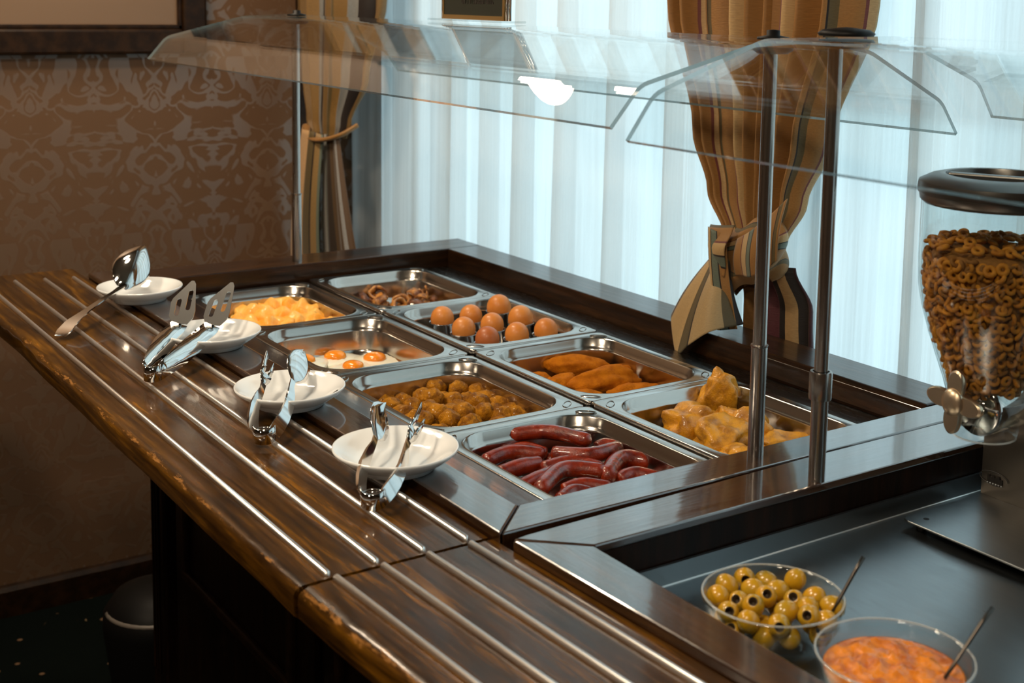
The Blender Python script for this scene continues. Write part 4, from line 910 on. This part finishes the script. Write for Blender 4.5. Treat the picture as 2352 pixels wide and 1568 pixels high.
# spoons in the bowls
def stick(lab, a, b2, r=0.0017):
    t_ = thing('spoon', lab, 'spoon', a, 'thin steel spoons in the bowls'); A, B = Vector(a), Vector(b2)
    part('spoon_handle', tube([A, A.lerp(B, .4), A.lerp(B, .8) + Vector((0, 0, .0005)), B], [r * .9, r, r * 1.15, r * 1.25], 10), TUBE, t_, True)
    part('spoon_bowl', blob(A - (B - A).normalized() * 0.010, (0.012, 0.008, 0.003), 3, 0.02), TUBE, t_, True)
TUBE_OLD = TUBE; TUBE = metal('dark_steel_handle', (0.10, 0.09, 0.08), 0.35)
stick('thin spoon handle rising from the olive bowl', (1.638, 0.055, 0.898), (1.643, 0.099, 0.958))
stick('thin spoon handle rising from the relish bowl', (1.782, 0.040, 0.905), (1.785, 0.105, 0.963))

# ================================================================== CEREAL DISPENSER
AX, AY = 1.530, 0.425
t_ = thing('cereal_dispenser', 'clear cereal dispenser on a steel stand with a four-lobed knob', 'dispenser', (1.60, 0.43, 0.867))
JP = [(1.270, .0850), (1.196, .0850), (1.165, .0835), (1.141, .0790), (1.109, .0695), (1.078, .0585), (1.055, .0500), (1.035, .0440)]
part('jar', lathe([(r0, z0 - 1.0) for z0, r0 in JP] + [(r0 - .0022, z0 - 1.0) for z0, r0 in JP[::-1]], (AX, AY, 1.0), 56), JAR, t_, True)
lid = part('jar_lid', lathe([(.0, .262), (.0822, .262), (.0822, .2600), (.0862, .2640), (.0872, .2710), (.0888, .272), (.0892, .278), (.0880, .285), (.076, .291), (.063, .2940), (.059, .2935), (.0565, .286), (.0560, .2705), (0, .2700)], (AX, AY, 1.0), 64), LIDM, t_, True)
lid.data.set_sharp_from_angle(angle=math.radians(45))
th = math.radians(28)
part('lid_handle', [(lambda g: ([Matrix.Rotation(th, 3, 'Z') @ (v - Vector((AX, AY, 0))) + Vector((AX, AY, 0)) for v in g[0]], g[1]))(box(AX - .056, AX + .056, AY - .006, AY + .006, 1.269, 1.293, .002))][0], LIDM, lid)
# neck, rotor and chute
part('neck_cap', lathe([(.0445, .036), (.047, .036), (.047, .018), (.044, .010)], (AX, AY, 1.0), 48), JAR, t_, True)
def rot_x90(g, c):
    return [Vector((v.x - c[0], -(v.z - c[2]), v.y - c[1])) + Vector(c) for v in g[0]], g[1]
KN = Vector((AX + 0.006, 0.365, 1.040))
part('rotor_housing', rot_x90(lathe([(0, -.030), (.030, -.030), (.033, -.026), (.033, .026), (.030, .030), (0, .030)], (AX + 0.008, AY, 1.028), 32), (AX + 0.008, AY, 1.028)), CHROME, t_, True)
part('knob_shaft', tube([(KN.x, 0.357, KN.z), (KN.x, 0.395, KN.z)], 0.0065, 14), SATIN, t_, True)
pts = []
for k in range(96):
    a = 2 * PI * k / 96; lobe = abs(math.cos(2 * (a + 0.08))) ** 1.7; rr_ = 0.0135 + 0.0240 * lobe; pts.append((KN.x + rr_ * math.cos(a), KN.z + rr_ * math.sin(a)))
V, F = [], []; lay = ((0.0, .93), (.0015, 1.0), (.0065, 1.0), (.008, .93))
for dy, sc in lay:
    for p in pts: V.append(Vector((KN.x + (p[0] - KN.x) * sc, KN.y - dy, KN.z + (p[1] - KN.z) * sc)))
nP = len(pts)
for i in range(3):
    for k in range(nP): k2 = (k + 1) % nP; F.append([i * nP + k, i * nP + k2, (i + 1) * nP + k2, (i + 1) * nP + k])
F.append(list(range(nP))); F.append([3 * nP + k for k in range(nP)][::-1])
kn = part('knob', (V, F), SATIN, t_, True); kn.data.set_sharp_from_angle(angle=math.radians(50))
part('knob_boss', blob((KN.x, KN.y - 0.007, KN.z), (0.0145, 0.0085, 0.0165), 1, 0.0, 1, 4), SATIN, kn, True)
part('chute', lathe([(.036, .028), (.0385, .014), (.0390, .004), (.0370, -.006), (.0345, -.009), (.0330, -.008), (.0352, -.004), (.037, .004), (.0362, .014), (.034, .028)], (AX + 0.004, AY - 0.006, 1.0), 48), JAR, t_, True)
part('chute_rim', tube([(AX + 0.004 + .0352 * math.cos(2 * PI * k / 48), AY - 0.006 + .0352 * math.sin(2 * PI * k / 48), .9915) for k in range(49)], 0.0014, 8, cap=False), RIMG, t_, True)
# stand
part('stand_base', prism([(1.468, .372), (1.471, .365), (1.478, .362), (1.90, .362), (1.90, .512), (1.4665, .512)], .8775, .8800, .0006, 1), BASIN, t_)
for fx, fy in ((1.485, .38), (1.485, .50), (1.88, .38), (1.88, .50)): part('stand_foot', lathe([(0, 0), (.006, 0), (.006, .0105), (0, .0105)], (fx, fy, .867), 16), BLACKP, t_)
part('bolt_hole', lathe([(0, 0), (.0035, 0), (.0035, .0003), (0, .0003)], (1.487, .385, .8800), 16), BLACKP, t_)
part('stand_back', box(1.466, 1.90, .512, .516, .8775, 1.06, .001, 1), STANDM := metal('brown_reflecting_steel', (0.30, 0.26, 0.22), 0.32, (0.1, 1, 1), 0.05, 120), t_)
part('stand_arm', box(1.505, 1.555, .455, .514, 1.030, 1.060, .002, 1), STANDM, t_)
# small oval emblem: crown-like dark mark over a row of pale letters-sized dots
eg = [(1.4855 + .0205 * math.cos(2 * PI * k / 40), .5108, .9045 + .0085 * math.sin(2 * PI * k / 40)) for k in range(34)]
em = part('emblem', tube(eg, 0.0006, 6), INK, t_)
part('emblem_mark', join(*[box(1.476 + .0036 * k, 1.4794 + .0036 * k, .5105, .5118, .8990, .9055 + (.003 if k % 2 == 0 else 0)) for k in range(6)]), INK, em)
part('emblem_dots', join(*[lathe([(0, -.0011), (.0011, 0), (0, .0011)], (1.477 + .0040 * k, .5102, .8978), 8) for k in range(6)]), WHITEINK, em)

# cereal rings
def torus(R0, r0, n1=16, n2=8):
    V, F = [], []
    for i in range(n1):
        a = 2 * PI * i / n1
        for j in range(n2):
            b2 = 2 * PI * j / n2; q_ = R0 + r0 * math.cos(b2); V.append(Vector((q_ * math.cos(a), q_ * math.sin(a), r0 * 0.9 * math.sin(b2))))
    for i in range(n1):
        for j in range(n2): F.append([i * n2 + j, ((i + 1) % n1) * n2 + j, ((i + 1) % n1) * n2 + (j + 1) % n2, i * n2 + (j + 1) % n2])
    return V, F
tm = new_mesh('cereal_ring', *torus(0.0046, 0.0027), CEREAL, True)
def jr(z):
    for (za, ra), (zb, rb) in zip(JP, JP[1:]):
        if zb <= z <= za: return rb + (ra - rb) * (z - zb) / (za - zb)
    return JP[0][1] if z > JP[0][0] else JP[-1][1]
random.seed(21)
ring_n = 0
angc = math.atan2(cam.location[1] - AY, cam.location[0] - AX)
ztop = lambda x, y: 1.212 + 0.004 * noise.noise(Vector((x * 40, y * 40, 2)))
def ring_obj(p, nrm_):
    global ring_n
    o = bpy.data.objects.new('cereal_ring', tm); COL.objects.link(o); o.location = p; o.rotation_mode = 'QUATERNION'
    o.rotation_quaternion = Vector(nrm_).to_track_quat('Z', 'Y'); s = random.uniform(0.9, 1.1); o.scale = (s, s, s)
    tag(o, 'toasted ring of cereal inside the clear dispenser jar', 'cereal', 'cereal rings in the dispenser'); ring_n += 1
z = 1.046; row_i = 0
while z < 1.205:
    r0 = jr(z) - 0.0075; nA = int(2 * PI * r0 / 0.0122)
    for k in range(nA):
        a = 2 * PI * (k + 0.5 * (row_i % 2)) / nA + random.uniform(-.04, .04); da = (a - angc + PI) % (2 * PI) - PI
        if -1.75 < da < 0.85 and ring_n < 232:
            out_ = Vector((math.cos(a), math.sin(a), 0.0)); nn = (out_ * random.uniform(.5, 1) + Vector((random.uniform(-.7, .7), random.uniform(-.7, .7), random.uniform(-.5, .9)))).normalized()
            ring_obj((AX + (r0 - random.uniform(0, .004)) * math.cos(a), AY + (r0 - random.uniform(0, .004)) * math.sin(a), z + random.uniform(-.003, .003)), nn)
    z += 0.0108; row_i += 1
tries = 0; top = []
while len(top) < 68 and tries < 4000:
    tries += 1; a = random.uniform(0, 2 * PI); r0 = 0.073 * math.sqrt(random.random()); x, y = AX + r0 * math.cos(a), AY + r0 * math.sin(a)
    if all((x - q_[0]) ** 2 + (y - q_[1]) ** 2 > 0.0112 ** 2 for q_ in top) and x < AX + 0.07:
        top.append((x, y)); ring_obj((x, y, ztop(x, y) + 0.007 * (1 - (r0 / .082) ** 2)), (random.uniform(-.6, .6), random.uniform(-.6, .6), 1))
# the mass of cereal behind the front layer
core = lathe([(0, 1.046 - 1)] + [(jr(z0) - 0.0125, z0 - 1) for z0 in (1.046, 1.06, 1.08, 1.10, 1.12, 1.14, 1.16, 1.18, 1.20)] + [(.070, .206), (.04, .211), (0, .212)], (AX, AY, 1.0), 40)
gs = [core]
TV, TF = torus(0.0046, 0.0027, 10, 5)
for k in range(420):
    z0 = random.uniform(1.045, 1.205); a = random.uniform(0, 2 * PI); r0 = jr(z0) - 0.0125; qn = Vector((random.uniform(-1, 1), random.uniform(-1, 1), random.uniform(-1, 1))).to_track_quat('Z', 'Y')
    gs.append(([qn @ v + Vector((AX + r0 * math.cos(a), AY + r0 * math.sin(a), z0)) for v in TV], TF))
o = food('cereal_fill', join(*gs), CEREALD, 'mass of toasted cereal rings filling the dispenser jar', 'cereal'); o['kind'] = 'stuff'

# ================================================================== CURTAINS
# sheer voile, deep irregular pleats
def sheer(name, x0, x1, lab, ph=0.0):
    NX, NZ = 900, 26; zt_, zb_ = 2.50, 0.30; V, F = [], []
    def fold(x, s):     # s: 0 at top .. 1 at bottom
        w = 0.0; xx = x + 0.020 * s * math.sin(3.1 * x + 0.6) 
        w += 0.024 * math.sin(2 * PI * xx / 0.175 + 1.5 * math.sin(3.3 * xx) + ph) + 0.010 * math.sin(2 * PI * xx / 0.079 + 2.2 * math.sin(5 * xx + 1) + 0.5 * s) + 0.0022 * math.sin(2 * PI * xx / 0.027 + s * 1.5)
        return w * (0.75 + 0.35 * s)
    for i in range(NX + 1):
        x = x0 + (x1 - x0) * i / NX
        for j in range(NZ + 1):
            s = j / NZ; V.append(Vector((x + 0.052 * math.sin(2 * PI * x / 0.175 + 1.5 * math.sin(3.3 * x) + ph + 1.2) , 0.765 + fold(x, s), zt_ + (zb_ - zt_) * s)))
    for i in range(NX):
        for j in range(NZ): a = i * (NZ + 1) + j; F.append([a, a + NZ + 1, a + NZ + 2, a + 1])
    return tag(part(name, (V, F), SHEER, None, True), lab, 'curtain')
sheer('sheer_curtain', -0.80, 3.6, 'white pleated sheer curtain hanging across the whole window')
t_ = thing('curtain_rod', 'long curtain rod high above the window, out of view', 'curtain rod', (1.4, 0.765, 2.51))
part('rod', tube([(-0.80, 0.765, 2.512), (4.6, 0.765, 2.512)], 0.014, 12), FRAMEW, t_, True)

def drape(rows, nu, name, m, parent, npl=7, amp=0.02, u0=0.0, u1=1.0, seed=0, depth=None, yoff=0.0):
    # rows: list of (z, xleft, xright, y, pleat amplitude)
    R = []; K = 7
    for i in range(len(rows) - 1):
        a, b2 = rows[i], rows[i + 1]; 
        for k in range(K): t = k / K; t2 = t * t * (3 - 2 * t); R.append(tuple(p + (q_ - p) * (t if c == 0 else t2) for c, (p, q_) in enumerate(zip(a, b2))))
    R.append(rows[-1]); V, F, UV = [], [], []
    for i, (z, xl, xr, y, am) in enumerate(R):
        for j in range(nu + 1):
            u = j / nu; ph = 2 * PI * npl * (u + 0.035 * math.sin(9 * u + seed)) + seed + 0.25 * math.sin(i * 0.15 + u * 5)
            x = xl + (xr - xl) * u + (xr - xl) / npl * 0.42 * math.sin(ph * 1.0 + 1.4) * math.sin(PI * u) ** 0.4
            V.append(Vector((x, y + yoff + am * (math.cos(ph) + 0.25 * math.cos(2.3 * ph + 1)) , z))); UV.append((u0 + (u1 - u0) * u, z * 2.0))
    for i in range(len(R) - 1):
        for j in range(nu): a = i * (nu + 1) + j; F.append([a, a + 1, a + nu + 2, a + nu + 1])
    o = part(name, (V, F), m, parent, True, UV)
    sm = o.modifiers.new('thickness', 'SOLIDIFY'); sm.thickness = 0.0015
    return o
def cloth_strip(name, A, B, m, parent, u0, u1, nv=26, nu=20, bulge=0.02, rip=0.004, seed=0, ridges=2.0):
    # ruled cloth between upper edge A and lower edge B (lists of points), bulging toward the room
    A, B = smooth_path(A, 8), smooth_path(B, 8); V, F, UV = [], [], []
    def at(P, t): f = t * (len(P) - 1); i = min(int(f), len(P) - 2); return P[i].lerp(P[i + 1], f - i)
    for j in range(nv + 1):
        v = j / nv
        for i in range(nu + 1):
            u = i / nu; p = at(A, u).lerp(at(B, u), v); p = p + Vector((0.25, -1, 0)) * (bulge * math.sin(PI * v) * 0.7 + rip * math.sin(2 * PI * ridges * u + seed + v) * (0.3 + 0.7 * v) + bulge * 0.4 * math.sin(PI * u)) - Vector((0, 0, 0.01 * bulge * math.sin(PI * v)))
            V.append(p); UV.append((u0 + (u1 - u0) * u, v * 0.5))
    for j in range(nv):
        for i in range(nu): a = j * (nu + 1) + i; F.append([a, a + 1, a + nu + 2, a + nu + 1])
    o = part(name, (V, F), m, parent, True, UV); sm = o.modifiers.new('thickness', 'SOLIDIFY'); sm.thickness = 0.0018; return o
# right tied drape
dr = thing('striped_curtain', 'brown striped curtain tied in a knot in front of the window centre', 'curtain', (0.86, 0.70, 1.50), 'striped drapes')
drape([(2.50, 0.50, 1.20, 0.698, 0.030), (1.90, 0.575, 1.135, 0.697, 0.030), (1.48, 0.650, 1.070, 0.695, 0.029), (1.26, 0.722, 0.995, 0.693, 0.023), (1.16, 0.755, 0.958, 0.692, 0.015), (1.085, 0.795, 0.925, 0.690, 0.008), (1.06, 0.80, 0.92, 0.690, 0.006)],
      190, 'hanging_cloth', DRAPE, dr, 9, 0.02, 0.0, 3.6, 0.7)
V, F, UV = [], [], []; NA, NH = 48, 26
for j in range(NH + 1):
    h = j / NH; z0 = 1.115 - 0.105 * h; bl = math.sin(PI * (0.08 + 0.84 * h)) ** 0.5
    for i in range(NA + 1):
        a = 2 * PI * i / NA; tw_ = 0.012 * math.sin(3 * a + 7 * h); rx_, ry_ = (0.078 + tw_) * bl, (0.040 + tw_ * .6) * bl
        sl = 0.020 * math.cos(a)
        V.append(Vector((0.868 + rx_ * math.cos(a), 0.678 + ry_ * math.sin(a), z0 + sl + 0.004 * math.sin(5 * a + 9 * h)))); UV.append((0.30 + 0.9 * h + 0.05 * math.sin(2 * a), i / NA))
for j in range(NH):
    for i in range(NA): a = j * (NA + 1) + i; F.append([a, a + 1, a + NA + 2, a + NA + 1])
part('knot_wrap', (V, F), DRAPE, dr, True, UV)
cloth_strip('knot_band', [(0.800, 0.645, 1.108), (0.815, 0.630, 1.080), (0.825, 0.630, 1.040)], [(0.868, 0.640, 1.118), (0.868, 0.622, 1.085), (0.862, 0.625, 1.030)][::1], DRAPE, dr, 0.32, 0.75, 18, 16, 0.010, 0.003)
cloth_strip('knot_band', [(0.875, 0.640, 1.095), (0.93, 0.632, 1.125), (0.975, 0.650, 1.175)], [(0.875, 0.640, 1.035), (0.93, 0.630, 1.045), (0.965, 0.645, 1.075)], DRAPE, dr, 0.35, 1.05, 20, 20, 0.012, 0.004, 1.0, 2)
cloth_strip('hanging_tail', [(0.790, 0.668, 1.055), (0.805, 0.650, 1.048), (0.825, 0.648, 1.052), (0.845, 0.652, 1.060)], [(0.712, 0.662, 0.946), (0.762, 0.600, 0.944), (0.789, 0.590, 0.889), (0.830, 0.588, 0.915), (0.868, 0.598, 0.944), (0.880, 0.650, 0.950)], DRAPEC, dr, 0.0, 0.99, 36, 48, 0.016, 0.004, 0.5, 1.5)
cloth_strip('front_tail', [(0.803, 0.640, 1.105), (0.825, 0.625, 1.108), (0.855, 0.630, 1.10)], [(0.834, 0.640, 0.945), (0.853, 0.630, 0.940), (0.880, 0.640, 0.944)], DRAPE, dr, 0.34, 0.80, 34, 20, 0.010, 0.006, 2.0, 1.5)
drape([(1.05, 0.830, 0.935, 0.700, 0.010), (0.98, 0.835, 0.960, 0.714, 0.014), (0.74, 0.835, 0.975, 0.722, 0.016)], 60, 'rear_hanging_cloth', DRAPEP, dr, 3, 0.02, 0.0, 1.0, 1.2)
# left tied drape by the papered wall
dl = thing('striped_curtain', 'tan striped curtain tied back in the corner beside the papered wall', 'curtain', (-0.62, 0.61, 1.40), 'striped drapes')
drape([(2.50, -0.785, -0.34, 0.635, 0.034), (1.60, -0.780, -0.41, 0.630, 0.034), (1.47, -0.770, -0.420, 0.63, 0.032), (1.28, -0.750, -0.470, 0.620, 0.022), (1.16, -0.730, -0.520, 0.61, 0.010), (1.125, -0.715, -0.540, 0.61, 0.008)],
      130, 'hanging_cloth', DRAPEU, dl, 6, 0.02, 0.0, 1.98, 2.1)
part('tie_band', tube(smooth_path([(-0.735, 0.60, 1.142), (-0.68, 0.575, 1.125), (-0.60, 0.573, 1.118), (-0.535, 0.60, 1.135), (-0.52, 0.64, 1.16)], 6), 0.012, 10, 0.5), DRAPE, dl, True)
cloth_strip('lower_cloth', [(-0.735, 0.60, 1.140), (-0.69, 0.575, 1.138), (-0.63, 0.570, 1.138), (-0.600, 0.585, 1.130)], [(-0.812, 0.60, 0.72), (-0.76, 0.575, 0.70), (-0.655, 0.565, 0.70), (-0.575, 0.575, 0.70)], DRAPET, dl, 0.0, 0.98, 34, 30, 0.020, 0.006, 0.3, 1.0)
cloth_strip('lower_cloth', [(-0.620, 0.600, 1.13), (-0.58, 0.595, 1.13), (-0.545, 0.60, 1.13)], [(-0.620, 0.605, 0.70), (-0.52, 0.600, 0.70), (-0.425, 0.615, 0.70)], DRAPED, dl, 0.0, 0.98, 34, 24, 0.010, 0.010, 1.3, 2.5)

# dark bin under the far end of the counter
t_ = thing('waste_bin', 'black rounded bin with a pale curved rim in the shadow under the counter', 'bin', (-0.255, 0.03, Z0))
part('bin_body', lathe([(0, 0), (.095, 0), (.10, .01), (.120, .17), (.118, .20), (.095, .235), (.05, .252), (0, .256)], (-0.255, 0.03, Z0), 36), BLACKP, t_, True)
part('bin_rim', tube([(-0.255 + .110 * math.cos(a / 20 * PI - 1.7), 0.03 + .110 * math.sin(a / 20 * PI - 1.7), Z0 + .205 - 0.0 * a) for a in range(21)], 0.006, 8), GREYRIM, t_, True)
